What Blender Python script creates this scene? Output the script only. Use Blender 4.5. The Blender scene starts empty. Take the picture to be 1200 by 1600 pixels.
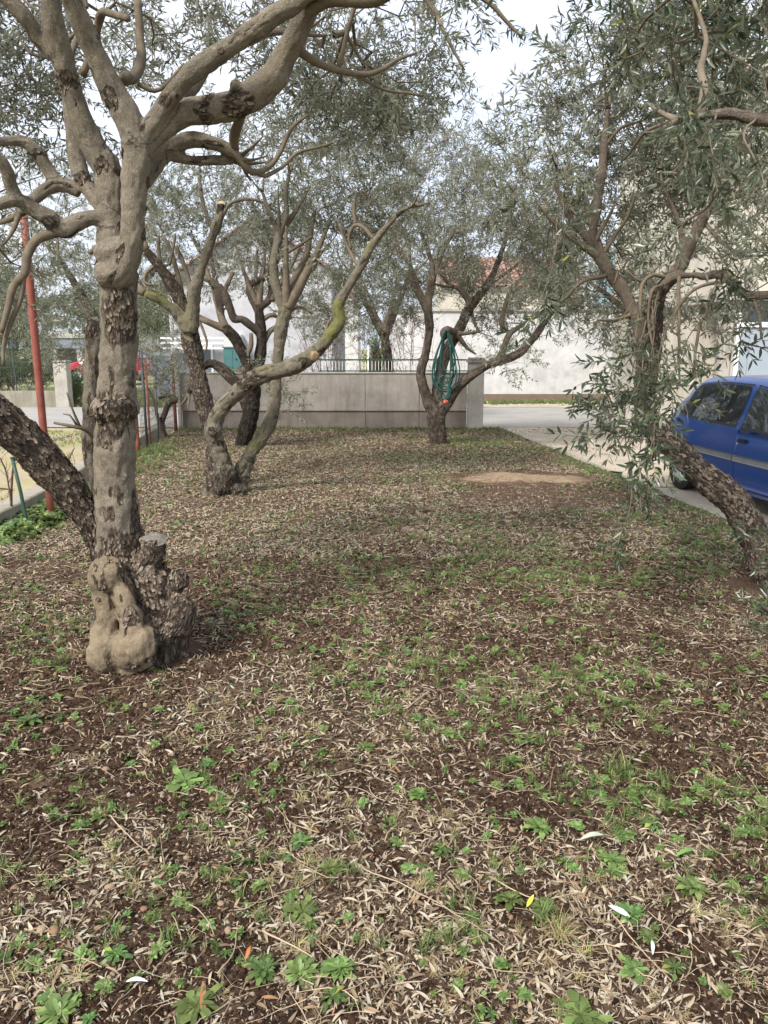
import bpy, bmesh, math, random
import numpy as np
from mathutils import Vector, Matrix, kdtree
R = math.radians
rng = np.random.default_rng(7)
random.seed(7)
SC = bpy.context.scene
COL = SC.collection

# ---------------------------------------------------------------- camera, sky, sun, exposure
FPX, PITCH, CAMH = 1202.0, R(12.0), 1.65
cd = bpy.data.cameras.new('camera')
cam = bpy.data.objects.new('camera', cd); COL.objects.link(cam)
cam.location = (0, 0, CAMH); cam.rotation_euler = (R(90) - PITCH, 0, 0)
cd.sensor_fit = 'VERTICAL'; cd.sensor_height = 24.0; cd.lens = 24.0 * FPX / 1600.0
cd.clip_start = 0.05; cd.clip_end = 3000
SC.camera = cam
SUN_EL, SUN_AZ = 46.0, -142.0      # elevation; azimuth measured from +Y towards +X
w = bpy.data.worlds.new('World'); SC.world = w; w.use_nodes = True
nt = w.node_tree; nt.nodes.clear()
out = nt.nodes.new('ShaderNodeOutputWorld'); bg = nt.nodes.new('ShaderNodeBackground')
sky = nt.nodes.new('ShaderNodeTexSky'); sky.sky_type = 'NISHITA'; sky.sun_disc = False
sky.sun_elevation = R(SUN_EL); sky.sun_rotation = R(SUN_AZ); sky.dust_density = 4.0; sky.air_density = 1.0
tc = nt.nodes.new('ShaderNodeTexCoord'); nz = nt.nodes.new('ShaderNodeTexNoise')
nz.inputs['Scale'].default_value = 2.2; nz.inputs['Detail'].default_value = 4; nz.inputs['Roughness'].default_value = .55
cr = nt.nodes.new('ShaderNodeValToRGB')
cr.color_ramp.elements[0].position = .3; cr.color_ramp.elements[0].color = (.66, .74, .90, 1)
cr.color_ramp.elements[1].position = .7; cr.color_ramp.elements[1].color = (.90, .92, .97, 1)
sc_ = nt.nodes.new('ShaderNodeVectorMath'); sc_.operation = 'SCALE'; sc_.inputs['Scale'].default_value = 4.4
mx = nt.nodes.new('ShaderNodeMix'); mx.data_type = 'RGBA'; mx.inputs[0].default_value = .86
nt.links.new(tc.outputs['Generated'], nz.inputs['Vector']); nt.links.new(nz.outputs['Fac'], cr.inputs['Fac'])
nt.links.new(cr.outputs['Color'], sc_.inputs[0])
nt.links.new(sky.outputs['Color'], mx.inputs[6]); nt.links.new(sc_.outputs['Vector'], mx.inputs[7])
nt.links.new(mx.outputs[2], bg.inputs['Color']); bg.inputs['Strength'].default_value = .12
nt.links.new(bg.outputs[0], out.inputs[0])
sl = bpy.data.lights.new('sun', 'SUN'); sl.energy = 2.0; sl.angle = R(14); sl.color = (1, .96, .90)
so = bpy.data.objects.new('sun', sl); COL.objects.link(so)
_d = Vector((math.sin(R(SUN_AZ)) * math.cos(R(SUN_EL)), math.cos(R(SUN_AZ)) * math.cos(R(SUN_EL)), math.sin(R(SUN_EL))))
so.rotation_euler = _d.to_track_quat('Z', 'Y').to_euler(); so.location = (0, 0, 20)
SC.view_settings.view_transform = 'Standard'; SC.view_settings.look = 'None'
SC.view_settings.exposure = 1.46; SC.view_settings.gamma = 1; SC.view_settings.use_curve_mapping = False
SC.render.engine = 'CYCLES'
SC.cycles.max_bounces = 6; SC.cycles.diffuse_bounces = 4; SC.cycles.transparent_max_bounces = 8
SC.cycles.use_denoising = True

# ---------------------------------------------------------------- measuring helpers
_cp, _sp = math.cos(PITCH), math.sin(PITCH)
def at(px, py, Y):
    """the point of the place seen at photo pixel (px,py) at Y metres in front of the camera"""
    a = (px - 600) / FPX; b = (800 - py) / FPX
    dy = _cp + b * _sp; dz = -_sp + b * _cp
    t = Y / dy
    return np.array((a * t, Y, CAMH + dz * t))
def G(px, py, z=0.0):
    a = (px - 600) / FPX; b = (800 - py) / FPX
    dy = _cp + b * _sp; dz = -_sp + b * _cp
    t = (z - CAMH) / dz
    return np.array((a * t, dy * t, z))
def mpp(px, py, Y):
    b = (800 - py) / FPX
    return Y / (_cp + b * _sp) / FPX      # metres per photo pixel there

# ---------------------------------------------------------------- noise in numpy
def _h(i, j, k, s):
    n = (i * 73856093) ^ (j * 19349663) ^ (k * 83492791) ^ (s * 2654435)
    n = (n ^ (n >> 13)) * 1274126177 & 0x7fffffff
    n = (n ^ (n >> 15)) * 668265263 & 0x7fffffff
    return ((n >> 7) & 0xffff) / 65535.0
def vnoise(p, s=0):
    p = np.asarray(p, float); f = np.floor(p).astype(np.int64); u = p - f; u = u * u * (3 - 2 * u)
    r = 0
    for a in (0, 1):
        for b in (0, 1):
            for c in (0, 1):
                wgt = (u[:, 0] if a else 1 - u[:, 0]) * (u[:, 1] if b else 1 - u[:, 1]) * (u[:, 2] if c else 1 - u[:, 2])
                r = r + wgt * _h(f[:, 0] + a, f[:, 1] + b, f[:, 2] + c, s)
    return r * 2 - 1
def fbm(p, o=4, s=0):
    p = np.asarray(p, float); r = 0; a = 1; t = 0
    for i in range(o):
        r = r + a * vnoise(p * (2 ** i) + 7.3 * i, s + i); t += a; a *= .5
    return r / t
def worley(p, s=0):
    p = np.asarray(p, float); f = np.floor(p).astype(np.int64)
    d1 = np.full(len(p), 9.0); d2 = np.full(len(p), 9.0)
    for a in (-1, 0, 1):
        for b in (-1, 0, 1):
            for c in (-1, 0, 1):
                g = f + np.array((a, b, c))
                q = np.stack([g[:, 0] + _h(g[:, 0], g[:, 1], g[:, 2], s + 1), g[:, 1] + _h(g[:, 0], g[:, 1], g[:, 2], s + 2), g[:, 2] + _h(g[:, 0], g[:, 1], g[:, 2], s + 3)], 1)
                d = np.linalg.norm(q - p, axis=1)
                n1 = np.minimum(d1, d); d2 = np.minimum(np.maximum(d1, d), d2); d1 = n1
    return d1, d2
def sstep(a, b, x):
    t = np.clip((x - a) / (b - a), 0, 1); return t * t * (3 - 2 * t)

# ---------------------------------------------------------------- objects
def link(o, parent=None):
    COL.objects.link(o)
    if parent is not None: o.parent = parent
    return o
def tag(o, label=None, cat=None, group=None, kind=None):
    if label: o['label'] = label
    if cat: o['category'] = cat
    if group: o['group'] = group
    if kind: o['kind'] = kind
    return o
def thing(name, label, cat, loc=(0, 0, 0), group=None, rz=0):
    o = bpy.data.objects.new(name, None); COL.objects.link(o)
    o.empty_display_size = .1
    o.location = [float(v) for v in loc]; o.rotation_euler = (0, 0, rz)
    return tag(o, label, cat, group)
def mesh_np(name, V, F, mat=None, smooth=False, attrs=None):
    """V (n,3); F list of index arrays (m,3) or (m,4) with the same width, or python list of tuples"""
    me = bpy.data.meshes.new(name)
    V = np.asarray(V, np.float32)
    if isinstance(F, np.ndarray):
        n, k = F.shape
        me.vertices.add(len(V)); me.vertices.foreach_set('co', V.ravel())
        me.loops.add(n * k); me.loops.foreach_set('vertex_index', F.astype(np.int32).ravel())
        me.polygons.add(n); me.polygons.foreach_set('loop_start', np.arange(0, n * k, k, dtype=np.int32))
        me.update(calc_edges=True)
    else:
        me.from_pydata([tuple(map(float, v)) for v in V], [], [tuple(int(i) for i in f) for f in F]); me.update()
    if attrs:
        for k_, a in attrs.items():
            a = np.asarray(a, np.float32)
            if a.ndim == 2:
                at_ = me.attributes.new(k_, 'FLOAT_VECTOR', 'POINT'); at_.data.foreach_set('vector', a.ravel())
            else:
                at_ = me.attributes.new(k_, 'FLOAT', 'POINT'); at_.data.foreach_set('value', a)
    if mat is not None: me.materials.append(mat)
    if smooth: me.shade_smooth()
    return me
def add(name, me, parent=None, loc=(0, 0, 0), rot=(0, 0, 0), scale=None):
    o = bpy.data.objects.new(name, me); link(o, parent)
    o.location = [float(v) for v in loc]; o.rotation_euler = rot
    if scale is not None: o.scale = scale if hasattr(scale, '__len__') else (scale,) * 3
    return o
class MB:
    """collects shapes into one mesh"""
    def __init__(s): s.V = []; s.F = []; s.n = 0
    def raw(s, V, F):
        s.V.append(np.asarray(V, float).reshape(-1, 3)); s.F += [tuple(i + s.n for i in f) for f in F]; s.n += len(s.V[-1]); return s
    def box(s, lo, hi, M=None, bev=0.0):
        lo = np.array(lo, float); hi = np.array(hi, float)
        if bev <= 0:
            v = np.array([[(lo, hi)[(i >> k) & 1][k] for k in range(3)] for i in range(8)])
            f = [(0, 2, 3, 1), (4, 5, 7, 6), (0, 1, 5, 4), (2, 6, 7, 3), (0, 4, 6, 2), (1, 3, 7, 5)]
        else:
            bm = bmesh.new(); bmesh.ops.create_cube(bm, size=1)
            for q in bm.verts: q.co = Vector([lo[k] if q.co[k] < 0 else hi[k] for k in range(3)])
            bmesh.ops.bevel(bm, geom=list(bm.edges), offset=bev, segments=2, affect='EDGES')
            v = np.array([q.co[:] for q in bm.verts]); f = [tuple(q.index for q in p.verts) for p in bm.faces]; bm.free()
        if M is not None: v = np.array([(M @ Vector(q))[:] for q in v])
        return s.raw(v, f)
    def tube(s, P, r, n=8, cap=True, closed=False):
        V, F = tube_np(P, r, n, cap, closed); return s.raw(V, F)
    def build(s, name, mat, parent=None, loc=(0, 0, 0), smooth=False, **k):
        V = np.concatenate(s.V) - np.array(loc if parent is None else (0, 0, 0), float)
        me = mesh_np(name, V, s.F, mat, smooth)
        return add(name, me, parent, loc if parent is None else (0, 0, 0), **k)
def frames(P, closed=False):
    P = np.asarray(P, float); n = len(P)
    T = np.gradient(P, axis=0)
    if closed: T = np.roll(P, -1, 0) - np.roll(P, 1, 0)
    T /= np.linalg.norm(T, axis=1)[:, None] + 1e-12
    N = np.zeros_like(P); ref = np.array((0, 0, 1.0)) if abs(T[0][2]) < .9 else np.array((1.0, 0, 0))
    a = np.cross(T[0], ref); a /= np.linalg.norm(a); N[0] = a
    for i in range(1, n):
        a = N[i - 1] - T[i] * np.dot(N[i - 1], T[i]); l = np.linalg.norm(a)
        N[i] = a / l if l > 1e-6 else N[i - 1]
    return T, N, np.cross(T, N)
def tube_np(P, r, n=8, cap=True, closed=False):
    P = np.asarray(P, float); m = len(P); r = np.broadcast_to(np.asarray(r, float), (m,))
    T, N, B = frames(P, closed)
    a = np.linspace(0, 2 * math.pi, n, endpoint=False)
    V = P[:, None, :] + r[:, None, None] * (np.cos(a)[None, :, None] * N[:, None, :] + np.sin(a)[None, :, None] * B[:, None, :])
    V = V.reshape(-1, 3); F = []
    for i in range(m if closed else m - 1):
        j = (i + 1) % m
        for k in range(n):
            F.append((i * n + k, i * n + (k + 1) % n, j * n + (k + 1) % n, j * n + k))
    if cap and not closed:
        F.append(tuple(range(n - 1, -1, -1))); F.append(tuple(range((m - 1) * n, m * n)))
    return V, F
def spline(P, step):
    """Catmull-Rom through rows of P (any width; the first 3 columns are the position)"""
    P = np.asarray(P, float); Q = np.vstack([2 * P[0] - P[1], P, 2 * P[-1] - P[-2]]); o = []
    for i in range(1, len(Q) - 2):
        L = np.linalg.norm(Q[i + 1][:3] - Q[i][:3]); k = max(1, int(math.ceil(L / step)))
        for t in np.arange(k) / k:
            o.append(.5 * (2 * Q[i] + (Q[i + 1] - Q[i - 1]) * t + (2 * Q[i - 1] - 5 * Q[i] + 4 * Q[i + 1] - Q[i + 2]) * t * t + (3 * Q[i] - Q[i - 1] - 3 * Q[i + 1] + Q[i + 2]) * t ** 3))
    o.append(P[-1]); return np.array(o)

# ---------------------------------------------------------------- materials
def new_mat(name):
    m = bpy.data.materials.new(name); m.use_nodes = True
    n = m.node_tree; b = n.nodes['Principled BSDF']
    b.inputs['Specular IOR Level'].default_value = .3
    return m, n, b
def N_(n, t, **k):
    q = n.nodes.new(t)
    for a, v in k.items():
        if a in q.inputs: q.inputs[a].default_value = v
        else: setattr(q, a, v)
    return q
def noise_(n, vec, scale, detail=5, rough=.55):
    q = N_(n, 'ShaderNodeTexNoise'); q.inputs['Scale'].default_value = scale; q.inputs['Detail'].default_value = detail; q.inputs['Roughness'].default_value = rough
    n.links.new(vec, q.inputs['Vector']); return q.outputs['Fac']
def ramp_(n, fac, stops):
    q = N_(n, 'ShaderNodeValToRGB'); e = q.color_ramp.elements
    while len(e) < len(stops): e.new(.5)
    for i, (p, c) in enumerate(stops):
        e[i].position = p; e[i].color = (*c, 1) if len(c) == 3 else c
    n.links.new(fac, q.inputs['Fac']); return q.outputs['Color']
def mix_(n, f, a, b, mode='MIX'):
    q = N_(n, 'ShaderNodeMix'); q.data_type = 'RGBA'; q.blend_type = mode
    for s, v in ((0, f), (6, a), (7, b)):
        if isinstance(v, (int, float)): q.inputs[s].default_value = v
        elif isinstance(v, tuple): q.inputs[s].default_value = (*v, 1)
        else: n.links.new(v, q.inputs[s])
    return q.outputs[2]
def math_(n, op, a, b=0.0, c=None, clamp=False):
    q = N_(n, 'ShaderNodeMath'); q.operation = op; q.use_clamp = clamp
    for i, v in enumerate((a, b) if c is None else (a, b, c)):
        if isinstance(v, (int, float)): q.inputs[i].default_value = v
        else: n.links.new(v, q.inputs[i])
    return q.outputs[0]
def bump_(n, b, h, strength=.5, dist=.01):
    q = N_(n, 'ShaderNodeBump'); q.inputs['Strength'].default_value = strength; q.inputs['Distance'].default_value = dist
    n.links.new(h, q.inputs['Height']); n.links.new(q.outputs[0], b.inputs['Normal'])
def coord(n, which='Object'): return N_(n, 'ShaderNodeTexCoord').outputs[which]
def plain(name, col, rough=.7, var=.12, scale=6.0, bump=.15, bscale=60., metal=0.0, dirt=None, spec=.3):
    """a painted or cast surface: base colour, mottling, fine relief"""
    m, n, b = new_mat(name); c = coord(n)
    f = noise_(n, c, scale, 6, .6)
    lo = tuple(max(0, v * (1 - var)) for v in col); hi = tuple(min(1, v * (1 + var)) for v in col)
    k = ramp_(n, f, [(.3, lo), (.7, hi)])
    if dirt:
        g = noise_(n, c, scale * .35, 7, .65); g = math_(n, 'MULTIPLY', math_(n, 'SUBTRACT', g, .5, clamp=True), 3.2, clamp=True)
        k = mix_(n, g, k, dirt)
    n.links.new(k, b.inputs['Base Color'])
    b.inputs['Roughness'].default_value = rough; b.inputs['Metallic'].default_value = metal; b.inputs['Specular IOR Level'].default_value = spec
    if bump: bump_(n, b, noise_(n, c, bscale, 4, .6), bump, .01)
    return m

# ================================================================ bark, leaves
def bark_mat(name, smooth_c, rough_c, crack_c, moss_c=(.19, .19, .065), speck=.5):
    m, n, b = new_mat(name)
    c = N_(n, 'ShaderNodeAttribute', attribute_name='barkco').outputs['Vector']
    ro = N_(n, 'ShaderNodeAttribute', attribute_name='rough').outputs['Fac']
    mo = N_(n, 'ShaderNodeAttribute', attribute_name='moss').outputs['Fac']
    obj = coord(n)
    big = noise_(n, obj, 7, 5, .6); fine = noise_(n, c, 90, 6, .65)
    s1 = ramp_(n, big, [(.3, tuple(v * .62 for v in smooth_c)), (.5, smooth_c), (.72, tuple(min(1, v * 1.3) for v in smooth_c))])
    s1 = mix_(n, math_(n, 'MULTIPLY', fine, .55), s1, tuple(v * .5 for v in smooth_c), 'MIX')
    bl = noise_(n, obj, 16, 7, .72); s1 = mix_(n, math_(n, 'MULTIPLY', math_(n, 'SUBTRACT', bl, .53, clamp=True), 6.5, clamp=True), s1, tuple(v * .5 for v in smooth_c))
    bl2 = noise_(n, obj, 24, 6, .7); s1 = mix_(n, math_(n, 'MULTIPLY', math_(n, 'SUBTRACT', bl2, .56, clamp=True), 6, clamp=True), s1, tuple(min(1, v * 1.45) for v in smooth_c))
    stv = noise_(n, c, 55, 6, .75); s1 = mix_(n, math_(n, 'MULTIPLY', math_(n, 'SUBTRACT', .45, stv, clamp=True), 5, clamp=True), s1, tuple(v * .42 for v in smooth_c))
    sp = noise_(n, obj, 120, 3, .7)
    sp = math_(n, 'MULTIPLY', math_(n, 'SUBTRACT', sp, .56, clamp=True), 9 * speck, clamp=True)
    s1 = mix_(n, sp, s1, (.42, .40, .34))
    vor = N_(n, 'ShaderNodeTexVoronoi'); vor.feature = 'DISTANCE_TO_EDGE'; vor.inputs['Scale'].default_value = 27
    wob = N_(n, 'ShaderNodeVectorMath'); wob.operation = 'ADD'
    nn = N_(n, 'ShaderNodeTexNoise'); nn.inputs['Scale'].default_value = 30; nn.inputs['Detail'].default_value = 3
    n.links.new(c, nn.inputs['Vector'])
    sc = N_(n, 'ShaderNodeVectorMath'); sc.operation = 'SCALE'; sc.inputs['Scale'].default_value = .06
    n.links.new(nn.outputs['Color'], sc.inputs[0]); n.links.new(c, wob.inputs[0]); n.links.new(sc.outputs[0], wob.inputs[1])
    n.links.new(wob.outputs[0], vor.inputs['Vector'])
    cn = noise_(n, c, 32, 6, .7); rid = math_(n, 'ABSOLUTE', math_(n, 'SUBTRACT', cn, .5)); rid = ramp_(n, rid, [(0, (0, 0, 0)), (.045, (1, 1, 1))])
    cv = ramp_(n, vor.outputs['Distance'], [(0, (.35, .35, .35)), (.10, (1, 1, 1))])
    crack = mix_(n, 1.0, rid, cv, 'MULTIPLY')
    r1 = ramp_(n, noise_(n, c, 26, 6, .65), [(.3, tuple(v * .55 for v in rough_c)), (.55, rough_c), (.75, tuple(v * 1.55 for v in rough_c))])
    r1 = mix_(n, crack, crack_c, r1)
    rf = math_(n, 'ADD', ro, math_(n, 'MULTIPLY', math_(n, 'SUBTRACT', noise_(n, c, 22, 5, .6), .5), 1.1))
    rf = math_(n, 'MULTIPLY', math_(n, 'SUBTRACT', rf, .38, clamp=True), 4.0, clamp=True)
    k = mix_(n, rf, s1, r1)
    mf = math_(n, 'ADD', mo, math_(n, 'MULTIPLY', math_(n, 'SUBTRACT', noise_(n, obj, 38, 6, .7), .5), 1.5))
    mf = math_(n, 'MULTIPLY', math_(n, 'SUBTRACT', mf, .42, clamp=True), 2.6, clamp=True)
    mf = math_(n, 'MULTIPLY', mf, math_(n, 'MULTIPLY', mo, 3.0, clamp=True))
    mc = ramp_(n, noise_(n, obj, 70, 4, .7), [(.35, tuple(v * .55 for v in moss_c)), (.6, moss_c)])
    k = mix_(n, mf, k, mc)
    n.links.new(k, b.inputs['Base Color']); b.inputs['Roughness'].default_value = .88; b.inputs['Specular IOR Level'].default_value = .2
    h = math_(n, 'ADD', math_(n, 'ADD', math_(n, 'MULTIPLY', fine, .35), math_(n, 'MULTIPLY', stv, .5)), math_(n, 'MULTIPLY', math_(n, 'MULTIPLY', crack, rf), 1.0))
    h = math_(n, 'ADD', h, math_(n, 'MULTIPLY', noise_(n, c, 260, 3, .6), .35)); h = math_(n, 'ADD', h, math_(n, 'MULTIPLY', noise_(n, obj, 150, 4, .7), .4))
    bump_(n, b, h, 1.0, .018)
    return m
M = {}
M['bark_grey'] = bark_mat('bark_grey', (.25, .21, .158), (.165, .13, .098), (.055, .042, .033))
M['bark_burl'] = bark_mat('bark_burl', (.30, .235, .155), (.19, .145, .10), (.07, .05, .036), speck=.25)
M['bark_moss'] = bark_mat('bark_moss', (.185, .16, .115), (.125, .10, .072), (.042, .032, .024))
M['bark_dark'] = bark_mat('bark_dark', (.095, .073, .058), (.075, .058, .047), (.022, .017, .014), speck=.15)
M['bark_brown'] = bark_mat('bark_brown', (.165, .13, .10), (.15, .118, .092), (.048, .036, .028), speck=.2)
def flake_mat():
    m, n, b = new_mat('bark_flake'); oi = N_(n, 'ShaderNodeObjectInfo'); geo = N_(n, 'ShaderNodeNewGeometry')
    k = ramp_(n, oi.outputs['Random'], [(0, (.07, .05, .038)), (.5, (.16, .125, .092)), (1, (.26, .215, .165))])
    k = mix_(n, geo.outputs['Backfacing'], k, (.16, .10, .065)); n.links.new(k, b.inputs['Base Color']); b.inputs['Roughness'].default_value = .95
    b.inputs['Specular IOR Level'].default_value = .1; return m
M['flake'] = flake_mat()
M['twig'] = plain('twig', (.145, .115, .08), .85, .3, 20, .1)
M['twig_bare'] = plain('twig_bare', (.20, .125, .10), .85, .3, 20, .1)
M['cut_wood'] = plain('cut_wood', (.16, .145, .12), .8, .3, 30, .3)
M['cut_fresh'] = plain('cut_fresh', (.42, .30, .17), .8, .2, 30, .3)

def leaf_mat(name, top, under, gloss=.38, trans=.25, yellow=(.30, .32, .07), yf=.03):
    m, n, b = new_mat(name)
    oi = N_(n, 'ShaderNodeObjectInfo'); geo = N_(n, 'ShaderNodeNewGeometry')
    rnd = oi.outputs['Random']; isl = geo.outputs['Random Per Island']
    t = ramp_(n, isl, [(0, tuple(v * .65 for v in top)), (.55, top), (1, tuple(v * 1.5 for v in top))])
    t = mix_(n, math_(n, 'GREATER_THAN', isl, 1 - yf), t, yellow)
    u = ramp_(n, isl, [(0, tuple(v * .75 for v in under)), (1, tuple(v * 1.15 for v in under))])
    k = mix_(n, geo.outputs['Backfacing'], t, u)
    hv = N_(n, 'ShaderNodeHueSaturation'); n.links.new(k, hv.inputs['Color'])
    n.links.new(math_(n, 'MULTIPLY_ADD', rnd, .5, .75), hv.inputs['Value'])
    n.links.new(math_(n, 'MULTIPLY_ADD', rnd, .04, .48), hv.inputs['Hue'])
    n.links.new(hv.outputs[0], b.inputs['Base Color'])
    b.inputs['Roughness'].default_value = gloss; b.inputs['Specular IOR Level'].default_value = .5
    tr = N_(n, 'ShaderNodeBsdfTranslucent'); n.links.new(hv.outputs[0], tr.inputs['Color'])
    ms = N_(n, 'ShaderNodeMixShader'); ms.inputs[0].default_value = trans
    n.links.new(b.outputs[0], ms.inputs[1]); n.links.new(tr.outputs[0], ms.inputs[2])
    n.links.new(ms.outputs[0], n.nodes['Material Output'].inputs['Surface'])
    return m
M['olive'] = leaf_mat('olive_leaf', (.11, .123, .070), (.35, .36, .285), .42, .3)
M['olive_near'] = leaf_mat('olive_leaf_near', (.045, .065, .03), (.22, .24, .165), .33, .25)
M['shrub'] = leaf_mat('shrub_leaf', (.07, .12, .045), (.12, .17, .08), .5)
M['weed'] = leaf_mat('weed_leaf', (.15, .215, .06), (.19, .25, .09), .5, .3, (.45, .42, .06), .02)
M['weed_dark'] = leaf_mat('weed_leaf_dark', (.10, .17, .045), (.14, .21, .07), .45, .3)
M['grass'] = leaf_mat('grass_blade', (.14, .21, .06), (.16, .23, .07), .55, .3, (.45, .36, .17), .2)
M['dry_grass'] = leaf_mat('dry_grass_blade', (.42, .33, .17), (.42, .34, .19), .7, .2, (.2, .26, .07), .15)

def litter_mat():
    m, n, b = new_mat('fallen_leaf')
    oi = N_(n, 'ShaderNodeObjectInfo'); geo = N_(n, 'ShaderNodeNewGeometry')
    k = ramp_(n, oi.outputs['Random'], [(0, (.10, .072, .048)), (.28, (.26, .195, .12)), (.52, (.40, .325, .22)), (.8, (.50, .44, .335)), (.94, (.36, .35, .28)), (.975, (.30, .16, .07)), (1, (.20, .11, .07))])
    u = mix_(n, .45, k, (.42, .39, .33))
    k = mix_(n, geo.outputs['Backfacing'], k, u)
    k = mix_(n, math_(n, 'MULTIPLY', noise_(n, coord(n), 70, 4, .6), .5), k, (.13, .09, .06))
    n.links.new(k, b.inputs['Base Color']); b.inputs['Roughness'].default_value = .7; b.inputs['Specular IOR Level'].default_value = .2
    return m
M['litter'] = litter_mat()
def stone_mat():
    m, n, b = new_mat('pebble'); oi = N_(n, 'ShaderNodeObjectInfo')
    k = ramp_(n, oi.outputs['Random'], [(0, (.26, .15, .09)), (.3, (.36, .24, .15)), (.6, (.40, .30, .20)), (.85, (.33, .29, .25)), (1, (.48, .42, .34))])
    k = mix_(n, math_(n, 'MULTIPLY', noise_(n, coord(n), 3, 5, .7), .6), k, (.12, .07, .045))
    n.links.new(k, b.inputs['Base Color']); b.inputs['Roughness'].default_value = .9
    bump_(n, b, noise_(n, coord(n), 8, 4), .4, .1); return m
M['pebble'] = stone_mat()
def clod_mat():
    m, n, b = new_mat('soil_crumb'); oi = N_(n, 'ShaderNodeObjectInfo')
    k = ramp_(n, oi.outputs['Random'], [(0, (.040, .025, .018)), (.6, (.085, .048, .031)), (1, (.15, .085, .052))])
    n.links.new(k, b.inputs['Base Color']); b.inputs['Roughness'].default_value = 1; b.inputs['Specular IOR Level'].default_value = .1
    bump_(n, b, noise_(n, coord(n), 6, 5, .7), .8, .2); return m
M['clod'] = clod_mat()

# soil
def soil_mat():
    m, n, b = new_mat('garden_soil'); c = coord(n)
    f = noise_(n, c, 3.2, 7, .65)
    k = ramp_(n, f, [(.32, (.068, .038, .024)), (.5, (.108, .067, .044)), (.7, (.16, .105, .07))])
    g = noise_(n, c, 48, 6, .75); k = mix_(n, math_(n, 'MULTIPLY', math_(n, 'SUBTRACT', g, .52, clamp=True), 5, clamp=True), k, (.20, .145, .10))
    g2 = noise_(n, c, 130, 3, .7); k = mix_(n, math_(n, 'MULTIPLY', math_(n, 'SUBTRACT', g2, .6, clamp=True), 9, clamp=True), k, (.33, .26, .18))
    g3 = noise_(n, c, 75, 4, .7); k = mix_(n, math_(n, 'MULTIPLY', math_(n, 'SUBTRACT', .42, g3, clamp=True), 9, clamp=True), k, (.030, .020, .016))
    sand = N_(n, 'ShaderNodeAttribute', attribute_name='sand').outputs['Fac']
    mul = N_(n, 'ShaderNodeAttribute', attribute_name='mulch').outputs['Fac']
    sd = ramp_(n, noise_(n, c, 9, 6, .7), [(.3, (.22, .14, .085)), (.65, (.42, .32, .21))])
    md = ramp_(n, noise_(n, c, 60, 5, .75), [(.3, (.06, .035, .026)), (.6, (.15, .095, .065)), (.8, (.25, .19, .13))])
    w2 = math_(n, 'MULTIPLY', math_(n, 'SUBTRACT', noise_(n, c, 6, 5, .7), .5), .8)
    def mk(a): return math_(n, 'MULTIPLY', math_(n, 'SUBTRACT', math_(n, 'ADD', a, w2), .35, clamp=True), 3.5, clamp=True)
    k = mix_(n, mk(sand), k, sd); k = mix_(n, mk(mul), k, md)
    n.links.new(k, b.inputs['Base Color']); b.inputs['Roughness'].default_value = 1; b.inputs['Specular IOR Level'].default_value = .1
    h = math_(n, 'ADD', noise_(n, c, 60, 6, .8), math_(n, 'MULTIPLY', noise_(n, c, 220, 3, .7), .5))
    bump_(n, b, h, 1.0, .02); return m
M['soil'] = soil_mat()
def sand_mat(name, a, b_, gr=None, gs=.5):
    m, n, b = new_mat(name); c = coord(n)
    k = ramp_(n, noise_(n, c, 1.3, 8, .65), [(.3, a), (.65, b_)])
    g = noise_(n, c, 25, 5, .8); k = mix_(n, math_(n, 'MULTIPLY', math_(n, 'SUBTRACT', g, .53, clamp=True), 4, clamp=True), k, tuple(v * .6 for v in a))
    if gr:
        q = noise_(n, c, gs, 7, .7); q2 = noise_(n, c, 40, 4, .7)
        q = math_(n, 'ADD', q, math_(n, 'MULTIPLY', math_(n, 'SUBTRACT', q2, .5), .6))
        k = mix_(n, math_(n, 'MULTIPLY', math_(n, 'SUBTRACT', q, .5, clamp=True), 6, clamp=True), k, gr)
    n.links.new(k, b.inputs['Base Color']); b.inputs['Roughness'].default_value = .95; b.inputs['Specular IOR Level'].default_value = .15
    bump_(n, b, noise_(n, c, 45, 6, .8), .5, .02); return m
M['drive'] = sand_mat('pale_gravel', (.33, .28, .21), (.46, .405, .32))
M['slab'] = sand_mat('concrete_slab', (.30, .265, .21), (.43, .39, .32))
M['yard'] = sand_mat('sandy_yard', (.33, .265, .17), (.41, .345, .24), (.26, .28, .08), .45)
M['field'] = sand_mat('field', (.25, .25, .13), (.33, .32, .18), (.15, .19, .08), .2)
M['road'] = sand_mat('old_asphalt', (.27, .26, .24), (.34, .325, .30))

def concrete(name, a, dirt, streak=1.0):
    m, n, b = new_mat(name); c = coord(n)
    mp = N_(n, 'ShaderNodeMapping'); mp.inputs['Scale'].default_value = (3.2, 3.2, .5); n.links.new(c, mp.inputs['Vector'])
    k = ramp_(n, noise_(n, c, 2.2, 7, .65), [(.3, tuple(v * .72 for v in a)), (.5, a), (.75, tuple(v * 1.2 for v in a))])
    st = noise_(n, mp.outputs[0], 2.0, 6, .65)
    k = mix_(n, math_(n, 'MULTIPLY', math_(n, 'SUBTRACT', st, .48, clamp=True), 2.6 * streak, clamp=True), k, dirt)
    f2 = noise_(n, c, 40, 5, .7); k = mix_(n, math_(n, 'MULTIPLY', math_(n, 'SUBTRACT', f2, .55, clamp=True), 3, clamp=True), k, tuple(v * .6 for v in a))
    n.links.new(k, b.inputs['Base Color']); b.inputs['Roughness'].default_value = .92; b.inputs['Specular IOR Level'].default_value = .15
    bump_(n, b, noise_(n, c, 50, 6, .7), .35, .01); return m
M['conc'] = concrete('raw_concrete', (.39, .355, .315), (.22, .185, .155))
M['conc_base'] = concrete('raw_concrete_base', (.26, .225, .19), (.15, .12, .10))
M['conc_light'] = concrete('pale_concrete', (.42, .395, .35), (.30, .27, .22), .6)
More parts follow.
